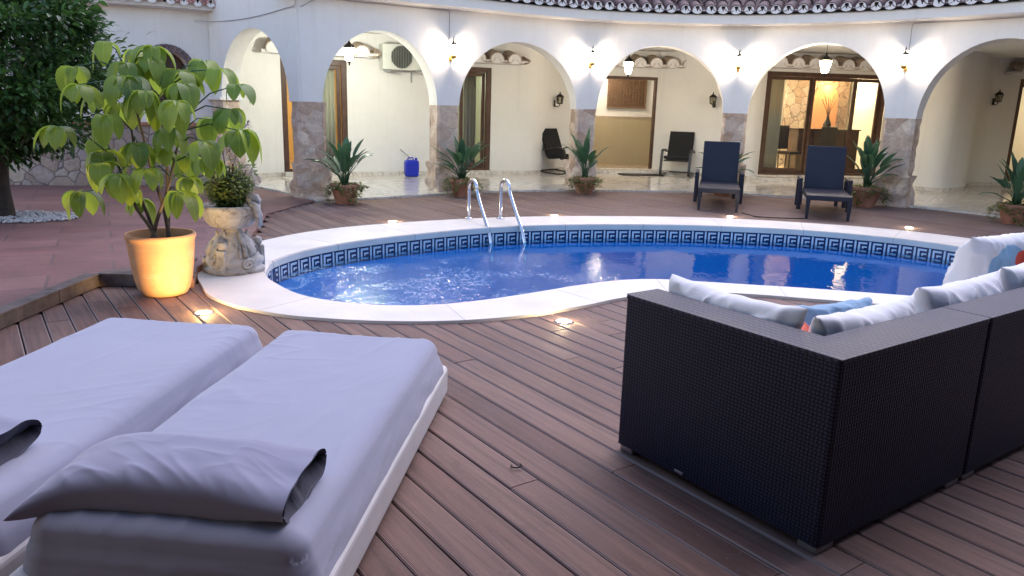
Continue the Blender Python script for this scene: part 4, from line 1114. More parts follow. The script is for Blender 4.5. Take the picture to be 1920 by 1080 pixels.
for i, lab in enumerate(labs):
    s0 = piers[i + 1][0]; p, d, nn = FAC.at(s0 + (.03, .03, -.02, -.02)[i]); q = p - nn * .004; loc = (q.x, q.y, 2.19 + .012 * i)
    if i == 0: WLAMP.location = loc; WLAMP.rotation_euler.z = math.atan2(d.y, d.x); WLAMP['label'] = lab
    else: dup(WLAMP, loc, math.atan2(d.y, d.x), lab)
# pendants from the porch ceiling
def pendant():
    t = thing('pendant_lantern', 'x', 'pendant lamp', group='lit lanterns hanging in the porch')
    b = MB(); b.lathe([(.03, -.15), (.05, -.14), (.085, -.02), (.095, .06), (.07, .10)], n=6, cap=False); b.obj('glass', 'bulbwarm', t, local=True)
    b = MB(); b.lathe([(.105, .06), (.10, .075), (.07, .115), (.03, .14), (.012, .17), (.012, .19)], n=6); b.lathe([(.035, -.15), (.03, -.165), (.012, -.18), (.014, -.20), (.003, -.22)], n=12)
    for k in range(6):
        a = 2 * PI * k / 6; b.tube([(math.cos(a) * .034, math.sin(a) * .034, -.15), (math.cos(a) * .088, math.sin(a) * .088, -.02), (math.cos(a) * .1, math.sin(a) * .1, .065)], .0045, 5)
    b.obj('cage', 'iron', t, local=True)
    b = MB(); b.tube([(0, 0, .18), (0, 0, .46)], .005, 6); b.obj('chain', 'iron', t, local=True)
    light('bulb_light', 'POINT', (0, 0, -.02), 8, (1, .93, .82), .05, t)
    return t
PD = pendant()
for i, (x, y_, z, lab) in enumerate([(-2.78, 13.15, 2.21, 'lit lantern hanging in the porch before the curtained door by the air conditioner'), (2.06, 14.95, 2.21, 'lit lantern hanging in the porch before the open hall doorway'), (5.36, 14.0, 2.28, 'lit lantern hanging in the porch before the wide glass door')]):
    if i == 0: PD.location = (x, y_, z); PD['label'] = lab
    else: dup(PD, (x, y_, z), .3 * i, lab)
for ch in PD.children:
    if ch.type == 'LIGHT':
        ch.data = ch.data.copy(); ch.data.color = (.90, 1.0, .90); ch.data.energy = 17
# unlit lanterns on the porch walls
def lantern():
    t = thing('wall_lantern', 'x', 'lantern', group='unlit black lanterns on the porch walls')
    b = MB(); b.box((0, -.008, .02), (.05, .016, .14)); b.tube([(0, 0, -.03), (0, -.08, -.05), (0, -.13, -.02), (0, -.13, .01)], .009, 7); b.obj('bracket', 'iron', t, local=True)
    b = MB(); b.lathe([(.03, .01), (.065, .02), (.07, .03)], (0, -.13, 0), 6); b.lathe([(.09, .16), (.085, .172), (.05, .205), (.016, .225), (.012, .245), (.002, .275)], (0, -.13, 0), 6)
    for k in range(6):
        a = 2 * PI * k / 6; b.tube([(math.cos(a) * .06, -.13 + math.sin(a) * .06, .02), (math.cos(a) * .078, -.13 + math.sin(a) * .078, .165)], .005, 5)
    b.obj('cage', 'iron', t, local=True)
    b = MB(); b.lathe([(.055, .03), (.07, .16)], (0, -.13, 0), 6, cap=False); b.obj('glass', 'lampoff', t, local=True)
    return t
LN = lantern()
LN.location = (.80, 17.06, 1.47); LN.rotation_euler.z = R(60); LN['label'] = 'unlit black lantern on the cream wall above the left armchair'
dup(LN, (4.22, 16.94, 1.55), R(-33), 'unlit black lantern on the cream wall right of the right armchair')
dup(LN, (9.95, 16.62, 1.76), R(12), 'unlit black lantern on the recessed wall under the rightmost arch')
# recessed deck spots
def spot():
    t = thing('deck_spotlight', 'x', 'spotlight', group='small lit spotlights sunk in the deck around the pool')
    b = MB(); b.lathe([(.048, .003), (.050, .0065), (.060, .0055), (.064, .001), (.064, -.02)], n=28, cap=False); b.obj('ring', 'alu', t, smooth=True, local=True)
    b = MB(); b.lathe([(.0482, .002), (.04, .0055), (.02, .0075), (.001, .008)], n=24, cap=False); b.obj('lens', 'lens', t, smooth=True, local=True)
    light('spot_light', 'POINT', (0, 0, .030), .6, (1, .78, .45), .02, t)
    return t
SP = spot()
for i, (x, y_, lab) in enumerate([(-2.108, 5.074, 'lit deck spotlight in front of the big terracotta pot'), (.364, 5.116, 'lit deck spotlight between the daybeds and the wicker sofa'), (-1.495, 9.40, 'lit deck spotlight on the far deck left of the pool ladder'), (.548, 10.36, 'lit deck spotlight on the far deck right of the pool ladder'), (3.029, 10.73, 'lit deck spotlight in front of the left navy lounger'), (5.238, 10.13, 'lit deck spotlight at the far rim right of the right navy lounger')]):
    if i == 0: SP.location = (x, y_, 0); SP['label'] = lab
    else: dup(SP, (x, y_, 0), .2 * i, lab)
for o in list(bpy.data.objects):
    if o.type == 'LIGHT' and o.parent is SP:
        o.data = o.data.copy(); o.data.energy = 1.2; o.data.color = (1, .66, .25)
beam = light('spot_beam', 'SPOT', (0, 0, .03), 11, (1, .66, .26), .03, SP, spot=80)
beam.rotation_euler = Vector((-.50, .50, .34)).to_track_quat('-Z', 'Y').to_euler()
# indoor lamps
def inlight(r_, a, u, v, z, e, col, rad=.12): q = lpt(r_, a, u, v); light('room_light', 'POINT', (q.x, q.y, z), e, col, rad)
inlight(ra, DA0, -.1, 1.6, 1.9, 16, (1, .80, .50))
inlight(rb, DB0, .4, 1.6, 1.9, 10, (1, .93, .72))
inlight(rc, DC0, .5, .55, 2.2, 6, (1, .88, .66))
inlight(rd, DD0, .55, 2.3, 2.1, 16, (1, .80, .48))
inlight(rd, DD0, 3.0, 1.6, 2.1, 7, (1, .80, .48))
inlight(rd, DD0, 3.10, 2.62, 2.10, 5, (1, .50, .16), .04)
inlight(re_, DE0, .8, 1.1, 2.0, 12, (1, .8, .5))

# ------------------------------------------------------------------ plants in small pots
def leaf(mb, base, dir_, up, L, Wd, droop=.3, seg=4, fold=.25, tip=.0):
    """one curved leaf blade from base along dir_, midrib folded, bending down by droop"""
    d = dir_.normalized(); sd = d.cross(up)
    if sd.length < 1e-3: sd = Vector((1, 0, 0))
    sd.normalize(); upn = sd.cross(d).normalized(); vs = []; pos = base.copy(); cd = d.copy()
    for k in range(seg + 1):
        t = k / seg; wv = Wd * math.sin(PI * min(1, (t * .93 + .07) ** .85)) ** .75 * .5 + (.002 if k < seg else 0)
        un = sd.cross(cd).normalized()
        vs += [pos - sd * wv + un * wv * fold, pos.copy(), pos + sd * wv + un * wv * fold]
        pos = pos + cd * (L / seg); cd = (cd + Vector((0, 0, -droop / seg * 1.6))).normalized()
    fs = []; uvs = []
    for k in range(seg):
        for j in range(2):
            a = k * 3 + j; fs.append((a, a + 1, a + 4, a + 3)); t0, t1 = k / seg, (k + 1) / seg
            uvs.append([(j * .5, t0), (j * .5 + .5, t0), (j * .5 + .5, t1), (j * .5, t1)])
    mb.add(vs, fs, 0, uvs)
def bird_plant(seed, h=.62, spread=.55, n=17, pot_r=.19, trail=1.0):
    rn = random.Random(seed)
    t = thing('potted_plant', 'x', 'potted plant', group='potted palms with trailing leaves before the arcade pillars')
    b = MB(); b.lathe([(.10, 0), (.125, .0), (.16, .10), (.185, .22), (.192, .235), (.205, .238), (.205, .275), (.188, .278), (.18, .25), (.02, .235)], n=28, cap=False); b.obj('pot', 'terracotta2', t, smooth=True, auto=40, local=True)
    b = MB(); b.lathe([(.18, .244), (.001, .25)], n=16, cap=False); b.obj('soil', 'soil', t, local=True)
    st = MB(); b = MB()
    for k in range(n):
        a = 2 * PI * k / n * 2.4 + rn.uniform(-.3, .3); lean = rn.uniform(.05, .80) * spread; hh = h * rn.uniform(.40, 1.05) * (1.15 - .35 * lean / spread)
        ca, sa = math.cos(a), math.sin(a)
        base = Vector((ca * .03, sa * .03, .25)); tipp = Vector((ca * lean * .55, sa * lean * .55, .25 + hh * .58)); midp = Vector((ca * lean * .2, sa * lean * .2, .25 + hh * .32))
        st.tube([base, midp, tipp], [.008, .007, .004], 5)
        dr = (tipp - midp).normalized(); b.cur = rn.random()
        up = Vector((-ca, -sa, .6)); L = rn.uniform(.24, .36) * h / .62
        leaf(b, tipp, dr, up, L, rn.uniform(.075, .12), rn.uniform(.1, .8), 5, .3)
    st.obj('stem', 'leafbird', t, smooth=True, local=True); b.obj('leaves', 'leafbird', t, smooth=True, local=True)
    b = MB()
    for k in range(int(900 * trail)):
        a = rn.uniform(0, 2 * PI); q = rn.random(); rr_ = .18 + .09 * rn.random() + .02 * math.sin(a * 5)
        zz = .30 - q * (.17 + .10 * math.sin(a * 3 + seed)) * 1.05; rr2 = rr_ + .03 * math.sin(q * PI) + rn.uniform(-.02, .03)
        if zz > .26: rr2 = rn.uniform(.06, .23)
        p = Vector((math.cos(a) * rr2, math.sin(a) * rr2, zz)); b.cur = rn.random()
        leaf(b, p, Vector((math.cos(a) + rn.uniform(-.8, .8), math.sin(a) + rn.uniform(-.8, .8), rn.uniform(-.9, .5))), Vector((rn.uniform(-.3, .3), rn.uniform(-.3, .3), 1)), rn.uniform(.025, .05), rn.uniform(.015, .03), .3, 2, .15)
    b.obj('trailing_leaves', 'leaftrail', t, local=True)
    return t
pl_spec = [(-2.43, 11.02, .66, 1.0, 'potted palm in trailing leaves before the leftmost tall pillar', 1), (-.84, 12.28, .68, 1.0, 'potted palm before the pillar between air conditioner and left armchair', 2), (1.19, 13.2, .72, 1.0, 'upright potted palm before the pillar between the hall doorway and left armchair', 3), (3.62, 13.5, .66, 1.0, 'potted palm half hidden behind the left navy lounger', 4), (5.64, 12.42, .62, 1.15, 'bushy potted palm beside the right navy lounger', 5), (7.05, 10.85, .66, 1.0, 'potted palm at the right edge of the picture', 6)]
for x, y_, h, sc_, lab, sd in pl_spec:
    t = bird_plant(sd, h, .62 if sd != 3 else .42, 27 if sd != 3 else 19); t.location = (x, y_, 0.0); t.scale = (sc_,) * 3; t['label'] = lab; t.rotation_euler.z = sd

# ------------------------------------------------------------------ big potted plant
bp = thing('potted_plant', 'big orange terracotta pot with a drooping large-leaved plant beside the carved urn', 'potted plant', (-2.60, 5.585, 0))
b = MB(); b.lathe([(.0, 0), (.135, 0), (.160, .010), (.182, .05), (.200, .12), (.215, .22), (.226, .32), (.233, .40), (.236, .425), (.243, .430), (.244, .452), (.238, .460), (.224, .458), (.219, .44), (.212, .40), (.205, .36), (.0, .36)], n=64, cap=False)
b.obj('pot', 'terracotta', bp, smooth=True, auto=60, local=True)
b = MB(); b.lathe([(.21, .385), (.1, .40), (.001, .402)], n=24, cap=False); b.obj('soil', 'soil', bp, local=True)
CL = [(-2.93, 5.7, 1.80, 1.0), (-2.80, 5.9, 1.76, 1.0), (-3.06, 5.5, 1.62, .9), (-2.93, 5.3, 1.50, .9), (-2.70, 5.5, 1.56, 1.0), (-2.55, 5.4, 1.47, .9), (-2.42, 5.7, 1.62, 1.0), (-2.33, 5.9, 1.70, .9), (-2.18, 5.8, 1.64, .9), (-2.02, 5.7, 1.53, .8), (-2.29, 5.3, 1.41, 1.05), (-2.86, 5.7, 1.38, 1.), (-3.08, 5.25, 1.22, 1.15), (-2.77, 5.3, 1.30, .9), (-3.0, 5.6, 1.13, .9), (-2.72, 5.9, 1.32, 1.), (-2.42, 5.45, 1.22, .9), (-2.13, 5.3, 1.15, 1.), (-1.93, 5.45, 1.22, 1.15), (-2.46, 5.8, 1.02, .9), (-2.86, 5.35, .98, 1.), (-2.68, 5.2, .92, .9), (-3.07, 5.45, .76, 1.), (-2.32, 5.3, .80, 1.05), (-2.43, 5.75, .85, .8), (-2.9, 5.9, .66, .9), (-2.27, 5.9, 1.28, .9), (-2.42, 5.6, 1.50, .9), (-2.76, 5.6, 1.08, .8), (-2.17, 5.5, 1.02, .8), (-3.02, 5.75, 1.45, .9), (-2.62, 5.7, 1.70, .9), (-2.60, 5.35, 1.12, .8), (-2.48, 5.5, 1.08, .85), (-2.75, 5.45, .80, .8), (-2.33, 5.5, 1.52, .9), (-2.68, 5.8, 1.62, .9), (-2.52, 5.3, .95, .8), (-2.05, 5.6, 1.36, .9), (-2.66, 5.6, 1.44, 1.), (-2.9, 5.45, 1.05, .9), (-2.62, 5.75, 1.78, .9), (-2.75, 5.6, 1.66, .95)]
rn = random.Random(11)
tops = [(-2.78, 5.66, 1.60), (-2.52, 5.70, 1.50), (-2.68, 5.45, 1.20), (-2.38, 5.62, 1.30), (-2.84, 5.5, 1.0)]
stm = []
for k, tp in enumerate(tops):
    a = 2 * PI * k / 5; base = Vector((-2.60 + math.cos(a) * .07, 5.585 + math.sin(a) * .07, .38)); tp = Vector(tp)
    midp = base.lerp(tp, .45) + Vector((rn.uniform(-.06, .06), rn.uniform(-.05, .05), 0))
    pts = catmull([base, base.lerp(midp, .5) + Vector((rn.uniform(-.02, .02), 0, 0)), midp, tp], 5)
    b = MB(); b.tube([tuple(q) for q in pts], [.017 - .010 * i / (len(pts) - 1) for i in range(len(pts))], 7); b.obj('stem', 'stem', bp, smooth=True); stm.append(pts)
lf = MB(); pt = MB()
for (x, y_, z, s0) in CL:
    c_ = Vector((x, y_, z))
    cand = [q for pts in stm for q in pts if q.z < z + .05 and q.z > .55] or [stm[0][4]]
    q = min(cand, key=lambda k: (k - c_).length + .35 * abs(k.z - (z - .1)))
    m_ = q.lerp(c_, .5) + Vector((0, 0, .05)); pt.tube([q, m_, c_], [.006, .005, .0035], 5)
    n_ = rn.choice((4, 5, 6, 7)); a0 = rn.uniform(0, 6.28); tl = (c_ - q); tl.z = 0
    for k in range(n_):
        a = a0 + 2 * PI * k / n_ + rn.uniform(-.15, .15); outw = Vector((math.cos(a), math.sin(a), rn.uniform(-.25, .12)))
        if tl.length > .01: outw += tl.normalized() * .25
        L = rn.uniform(.15, .29) * s0; lf.cur = rn.random() ** .8 * 1.1
        ps = c_ + outw.normalized() * .015
        leaf(lf, ps, outw, Vector((0, 0, 1)), L, L * rn.uniform(.42, .62), rn.uniform(1.4, 4.6), 8, rn.uniform(-.1, .35))
pt.obj('petioles', 'leafbird', bp, smooth=True); lf.obj('leaves', 'leafbig', bp, smooth=True)

# ------------------------------------------------------------------ carved stone urn with shrub
ux, uy = -2.36, 6.36
urn = thing('stone_urn', 'carved pale stone urn planter on an ornate pedestal beside the big terracotta pot', 'urn', (ux, uy, .02))
b = MB()
def urn_r(a, z): return 1 + .05 * math.cos(4 * a) * (1 if z < .32 else 0) + .045 * N3((math.cos(a) * 3, math.sin(a) * 3, z * 16)) + .03 * abs(math.sin(a * 8)) * (1 if .1 < z < .3 else .2)
prof = [(.245, 0), (.25, .03), (.235, .045), (.222, .055), (.232, .085), (.228, .115), (.205, .135), (.198, .155), (.185, .20), (.155, .25), (.118, .295), (.088, .33), (.075, .345), (.09, .36)]
b.lathe(prof, n=72, rfun=urn_r); b.obj('pedestal', 'urn', urn, smooth=True, local=True)
b = MB(); b.lathe([(.075, .352), (.10, .362), (.165, .385), (.205, .43), (.228, .48), (.236, .52), (.24, .53), (.24, .555), (.222, .56), (.215, .54), (.19, .52), (.0, .52)], n=64, cap=False, rfun=lambda a, z: 1 + .018 * math.cos(a * 20) * (1 if z < .5 else 0)); b.obj('bowl', 'urn', urn, smooth=True, local=True)
for k in range(6):     # scrolls, acanthus leaves and faces round the pedestal
    a = 2 * PI * k / 6 + .35; b = MB(); ca, sa = math.cos(a), math.sin(a)
    pts = []
    for i in range(22):
        t = i / 21; th = t * 3.4 * PI; rr_ = .055 * (1 - t * .8); pts.append((ca * .232 + -sa * math.cos(th) * rr_, sa * .232 + ca * math.cos(th) * rr_, .085 + math.sin(th) * rr_ * .8))
    b.tube(pts, .012, 7)
    b.tube([(ca * .195, sa * .195, .13), (ca * .20, sa * .20, .17), (ca * .165, sa * .165, .24), (ca * .115, sa * .115, .30), (ca * .12, sa * .12, .345)], [.016, .022, .022, .016, .01], 8)
    for sg in (-1, 1):
        a2 = a + sg * .24; c2_, s2__ = math.cos(a2), math.sin(a2); b.tube([(c2_ * .205, s2__ * .205, .13), (c2_ * .19, s2__ * .19, .20), (math.cos(a + sg * .12) * .15, math.sin(a + sg * .12) * .15, .26)], [.012, .016, .007], 7)
    b.obj('scroll', 'urn', urn, smooth=True, local=True)
for a in (-1.62, .45, 2.5):
    ca, sa = math.cos(a), math.sin(a); b = MB()
    b.box((ca * .222, sa * .222, .12), (.06, .07, .17), a); b.lathe([(.0, .20), (.03, .21), (.042, .24), (.035, .27), (.0, .285)], (ca * .20, sa * .20, 0), 14, cap=False)
    b.obj('carved_head', 'urn', urn, bevel=.004, smooth=False, local=True)
b = MB()               # swag of carved drapery hanging off the right of the bowl
for k in range(5):
    u = k / 4; b.tube([(.20 + .02 * u, -.10 + .07 * u, .58), (.245, -.10 + .07 * u, .565 - .02 * k), (.258, -.11 + .07 * u, .48), (.262, -.12 + .08 * u, .40 - .012 * (k % 3))], [.026, .028, .022, .012], 8)
b.lathe([(.0, .55), (.05, .56), (.065, .60), (.045, .645), (.0, .66)], (.20, -.02, 0), 14, cap=False); b.obj('drapery', 'urn', urn, smooth=True, local=True)
b = MB(); b.lathe([(.21, .525), (.001, .545)], n=20, cap=False); b.obj('soil', 'soil', urn, local=True)
sh = thing('urn_shrub', 'small leafy shrub with pale dried flower heads growing in the stone urn', 'shrub', (ux, uy, .56))
b = MB(); st = MB(); rn = random.Random(4)
for k in range(60):
    a = rn.uniform(0, 6.28); rr_ = rn.uniform(.03, .25); hh = rn.uniform(.12, .36); tp = Vector((math.cos(a) * rr_, math.sin(a) * rr_, hh)); bs = Vector((math.cos(a) * .05, math.sin(a) * .05, -.02))
    st.tube([bs, bs.lerp(tp, .5) + Vector((0, 0, .03)), tp], .003, 4)
    for i in range(46):
        t = rn.random(); p = bs.lerp(tp, t) + Vector((rn.gauss(0, .03), rn.gauss(0, .03), rn.gauss(0, .02) + .01)); b.cur = rn.random()
        leaf(b, p, Vector((rn.gauss(0, 1), rn.gauss(0, 1), rn.gauss(.3, .7))), Vector((rn.gauss(0, .5), rn.gauss(0, .5), 1)), rn.uniform(.03, .06), rn.uniform(.013, .026), .3, 2, .2)
for q in [(.12, -.02, .60), (-.03, -.03, .50), (.02, .02, .53), (.05, .0, .40), (.16, -.02, .30)]:
    st.tube([(0, 0, 0), (q[0] * .4, q[1] * .4, q[2] * .55), q], .004, 5)
st.obj('stems', 'stem', sh, local=True); b.obj('leaves', 'leafurn', sh, local=True)
for q, r_ in [((.12, -.02, .63), .085), ((-.03, -.03, .54), .075), ((.04, .02, .50), .07), ((.06, -.05, .40), .05), ((.17, -.02, .30), .04), ((.22, .03, .22), .035)]:
    b = MB()
    for k in range(110):
        v = Vector((rn.gauss(0, 1), rn.gauss(0, 1), rn.gauss(0, 1) * .8)).normalized(); p = Vector(q) + v * r_ * rn.uniform(.55, 1)
        leaf(b, p, v + Vector((rn.gauss(0, .5), rn.gauss(0, .5), .2)), v.cross(Vector((.3, 1, .2))), r_ * .5, r_ * .3, .6, 2, .3)
    b.obj('flower_head', 'dryflower', sh, local=True)

# ------------------------------------------------------------------ tree at the left with its pebble bed
tr_ = thing('evergreen_tree', 'dense dark evergreen tree standing in a pebble bed by the side wing', 'tree', (-5.87, 8.74, .02))
b = MB(); tk = catmull([(0, 0, -.02), (-.02, .01, .35), (.03, .0, .75), (0, .02, 1.15), (.05, .03, 1.7)], 5)
b.tube([tuple(q) for q in tk], [.14 - .075 * i / (len(tk) - 1) for i in range(len(tk))], 12); b.obj('trunk', 'bark', tr_, smooth=True, local=True)
rn = random.Random(21)
for k in range(9):
    a = 2 * PI * k / 9; b = MB(); h = rn.uniform(.6, 1.25)
    e = Vector((math.cos(a) * rn.uniform(.6, 1.1), math.sin(a) * rn.uniform(.6, 1.0), h + rn.uniform(.5, 1.1)))
    b.tube([tuple(q) for q in catmull([(0, 0, h), (e.x * .45, e.y * .45, h + .25), tuple(e)], 5)], [.05, .045, .04, .037, .033, .03, .026, .022, .018, .014, .01], 7); b.obj('limb', 'bark', tr_, smooth=True, local=True)
b = MB(); cl = []
for k in range(250):
    v = Vector((rn.gauss(0, 1), rn.gauss(0, 1), rn.gauss(0, 1))).normalized(); r_ = rn.uniform(.45, 1) ** .6
    cl.append(Vector((v.x * 1.28 * r_, v.y * 1.2 * r_, 1.75 + v.z * 1.12 * r_)))
for c_ in cl:
    s0 = rn.uniform(.13, .24)
    for k in range(105):
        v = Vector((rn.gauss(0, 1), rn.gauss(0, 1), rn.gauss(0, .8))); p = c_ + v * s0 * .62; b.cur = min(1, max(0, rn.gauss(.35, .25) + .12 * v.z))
        dr = (v + Vector((c_.x, c_.y, 0)) * .5 + Vector((rn.gauss(0, .5), rn.gauss(0, .5), rn.gauss(0, .5)))).normalized()
        leaf(b, p, dr, Vector((rn.gauss(0, .5), rn.gauss(0, .5), 1)), rn.uniform(.07, .12), rn.uniform(.034, .054), .5, 2, .2)
b.obj('crown', 'leafdark', tr_, local=True)
b = MB()
for k in range(900):
    a = rn.uniform(0, 6.28); r_ = .62 * math.sqrt(rn.random()); x, y_ = -5.87 + .15 + math.cos(a) * r_ * 1.1, 8.74 + math.sin(a) * r_ * .8
    s0 = rn.uniform(.012, .028); b.cur = rn.random()
    b.lathe([(.0, -.4 * s0), (.8 * s0, -.2 * s0), (s0, .2 * s0), (.5 * s0, .7 * s0), (.0, .8 * s0)], (x, y_, tz(y_) + .004 + s0 * .3), 6, cap=False, rfun=lambda q, z, k=k: 1 + .3 * math.sin(q + k))
tag(b.obj('pebbles', 'pebble', smooth=True), 'bed of pale round pebbles around the tree foot', 'pebbles', kind='stuff')

# ------------------------------------------------------------------ cushions
def pillow(name, L, W_, T_, loc, rot, mat, label, cat='cushion', parts=None, seed=0, wrinkle=.012, pinch=.06, nu=44, nv=30, group=None, fn=None, mats=None, power=2.6, wdir=(5, 2, 5)):
    mb = MB(); vs = []
    for side in (1, -1):
        for j in range(nv + 1):
            v = -1 + 2 * j / nv
            for i in range(nu + 1):
                u = -1 + 2 * i / nu
                # rounded corners with slack edges
                x = u * (1 - pinch * (1 - abs(v) ** 2) * abs(u) ** 3 * .9); y_ = v * (1 - pinch * (1 - abs(u) ** 2) * abs(v) ** 3 * 1.3)
                th = (max(0, 1 - abs(u) ** power) * max(0, 1 - abs(v) ** power)) ** .5
                X, Y_ = x * L / 2, y_ * W_ / 2; Z = side * th * T_ / 2
                edgef = th ** .5
                wv = N3((X * wdir[0] + seed * 7, Y_ * wdir[1] * 2, side), 1.4); rd_ = 1 - abs(N3((X * wdir[0] * 2 + seed, Y_ * wdir[1] * 2 + X * 4, side * 3.), 1.0)) * 2
                Z += side * (wv * wrinkle + (max(0, rd_) ** 4) * wrinkle * .8) * edgef * 1.4
                X += N3((u * 3 + seed, v * 3, 7)) * wrinkle * .6; Y_ += N3((u * 3, v * 3 + seed, 3)) * wrinkle * .8
                p = Vector((X, Y_, Z))
                if fn: p = fn(p, u, v, side)
                vs.append(p)
    m = nu + 1; o2 = (nu + 1) * (nv + 1); fs = []
    for j in range(nv):
        for i in range(nu):
            a = j * m + i; fs.append((a, a + 1, a + m + 1, a + m)); fs.append((o2 + a + m, o2 + a + m + 1, o2 + a + 1, o2 + a))
    mb.add(vs, fs)
    o = mb.obj(name, mats or mat, smooth=True)
    me = o.data; bm = bmesh.new(); bm.from_mesh(me); bmesh.ops.remove_doubles(bm, verts=bm.verts, dist=.0004); bm.to_mesh(me); bm.free()
    for p in me.polygons: p.use_smooth = True
    o.location = loc; o.rotation_euler = rot
    tag(o, label, cat, group); return o

# ------------------------------------------------------------------ daybeds
def daybed(c_far_l, c_far_r, length, label, seed):
    """c_far_l, c_far_r: far corners of the mattress top"""
    a, b_ = Vector(c_far_l), Vector(c_far_r); wd = (b_ - a).length; ang = math.atan2(b_.y - a.y, b_.x - a.x)
    ex = (b_ - a).normalized(); ey = Vector((-ex.y, ex.x)); cn = (a + b_) / 2 - ey * (length / 2)
    t = thing('daybed', label, 'daybed', (cn.x, cn.y, 0), ang, 'low daybeds side by side on the deck')
    # wicker base with raised rim
    W2, L2 = wd + .075, length + .085
    b = MB()
    b.box((0, 0, .09), (W2, L2, .155)); b.obj('base_frame', 'white_wicker', t, bevel=.03, seg=4, local=True)
    # feet
    for sx in (-1, 1):
        for sy in (-1, 1):
            b = MB(); b.box((sx * (W2 / 2 - .08), sy * (L2 / 2 - .08), .006), (.06, .06, .012)); b.obj('foot', 'alu', t, local=True)
    # mattress: dense rounded box with drawn cloth wrinkles
    mb = MB(); Z0, Z1 = .145, .325; nx, ny = 90, 200; rc_ = .07
    def surf(u, v, w_):
        """u,v in -1..1 across/along, w_ 0..1 down the side"""
        return None
    vs = []; idx = {}
    hx, hy = wd / 2, length / 2
    def hgt(x, y_):
        z = 0
        z += .006 * N3((x * 2.2 + seed, y_ * 1.6, 0), 1)
        # long soft creases running down the bed and drag lines near the corners
        r1 = 1 - abs(N3((x * 6 + seed * 3 + .5 * N3((x * 2, y_ * 2, 4)), y_ * 1.3, 2), 1)) * 2.4
        z += .009 * max(0, r1) ** 3 * max(0, N3((x * 1.5, y_ * 1.5, seed + 9)) + .25)
        r2 = 1 - abs(N3((x * 2 + y_ * 2.5 + seed, y_ * 9 - x * 4, 5), 1)) * 2.6
        z += .0055 * max(0, r2) ** 3 * max(0, N3((x * 1.1, y_ * 1.1, seed + 20)) + .12)
        r3 = 1 - abs(N3((x * 9 - y_ * 5 + seed, y_ * 2.5 + x * 3, 8), 1)) * 2.4
        z += .003 * max(0, r3) ** 3 * max(0, N3((x * 1.7, y_ * 1.7, seed + 31)) + .05)
        # soft hollow where people lie
        z -= .012 * math.exp(-((x / .28) ** 2)) * (1 - (y_ / hy) ** 4)
        return z
    N_side = 12
    loops = []
    # perimeter param for the sides, top as grid; build as a height-mapped superellipse shell
    xs = [-1 + 2 * i / nx for i in range(nx + 1)]; ys = [-1 + 2 * j / ny for j in range(ny + 1)]
    def shp(t, h): # map -1..1 to denser at borders
        return math.sin(t * PI / 2) * .35 + t * .65
    top = {}
    for j, v in enumerate(ys):
        for i, u in enumerate(xs):
            x, y_ = shp(u, hx) * hx, shp(v, hy) * hy
            # edge roll
            dx, dy = max(0, abs(x) - (hx - rc_)), max(0, abs(y_) - (hy - rc_)); r_ = min(rc_, math.hypot(dx, dy))
            if dx > 0 and dy > 0 and math.hypot(dx, dy) > rc_:
                f = rc_ / math.hypot(dx, dy); x = math.copysign(hx - rc_ + dx * f, x); y_ = math.copysign(hy - rc_ + dy * f, y_)
            z = Z1 - (rc_ - math.sqrt(max(0, rc_ ** 2 - r_ ** 2))) + hgt(x, y_)
            top[(i, j)] = len(vs); vs.append((x, y_, z))
    fs = [(top[(i, j)], top[(i + 1, j)], top[(i + 1, j + 1)], top[(i, j + 1)]) for j in range(ny) for i in range(nx)]
    per = [(i, 0) for i in range(nx)] + [(nx, j) for j in range(ny)] + [(i, ny) for i in range(nx, 0, -1)] + [(0, j) for j in range(ny, 0, -1)]
    prev = [top[k] for k in per]
    for s0 in range(1, N_side + 1):
        cur = []
        for q, k in enumerate(per):
            x, y_, z = vs[top[k]]; t_ = s0 / N_side
            dx, dy = max(0, abs(x) - (hx - rc_)), max(0, abs(y_) - (hy - rc_)); l_ = math.hypot(dx, dy) or 1
            ox, oy = math.copysign(dx / l_, x), math.copysign(dy / l_, y_)
            wob = (.006 * N3((x * 5 + seed, y_ * 5, t_ * 1.2)) + .003 * max(0, 1 - 2.6 * abs(N3((x * 4 + z, y_ * 4 + t_ * 2.2, seed + 2)))) ** 2) * math.sin(t_ * PI * .85)
            bul = .004 * math.sin(t_ * PI)
            cur.append(len(vs)); vs.append((x + ox * (wob + bul + .030 * t_), y_ + oy * (wob + bul + .030 * t_), z * (1 - t_) + (Z0 + .004 * N3((x * 6, y_ * 6, 3))) * t_))
        for q in range(len(per)):
            r_ = (q + 1) % len(per); fs.append((prev[q], cur[q], cur[r_], prev[r_]))
        prev = cur
    mb.add(vs, fs); mb.add([vs[k] for k in prev], [tuple(reversed(range(len(prev))))])
    o = mb.obj('mattress', 'grey_cloth', t, smooth=True, local=True)
    return t, ang, cn
bedR, angR, cR = daybed((-1.150, 3.72), (-.350, 3.645), 1.86, 'low white daybed with a grey mattress, nearest the wicker sofa', 1)
bedL, angL, cL = daybed((-2.115, 3.87), (-1.275, 3.79), 1.90, 'low white daybed with a grey mattress, at the left picture edge', 5)
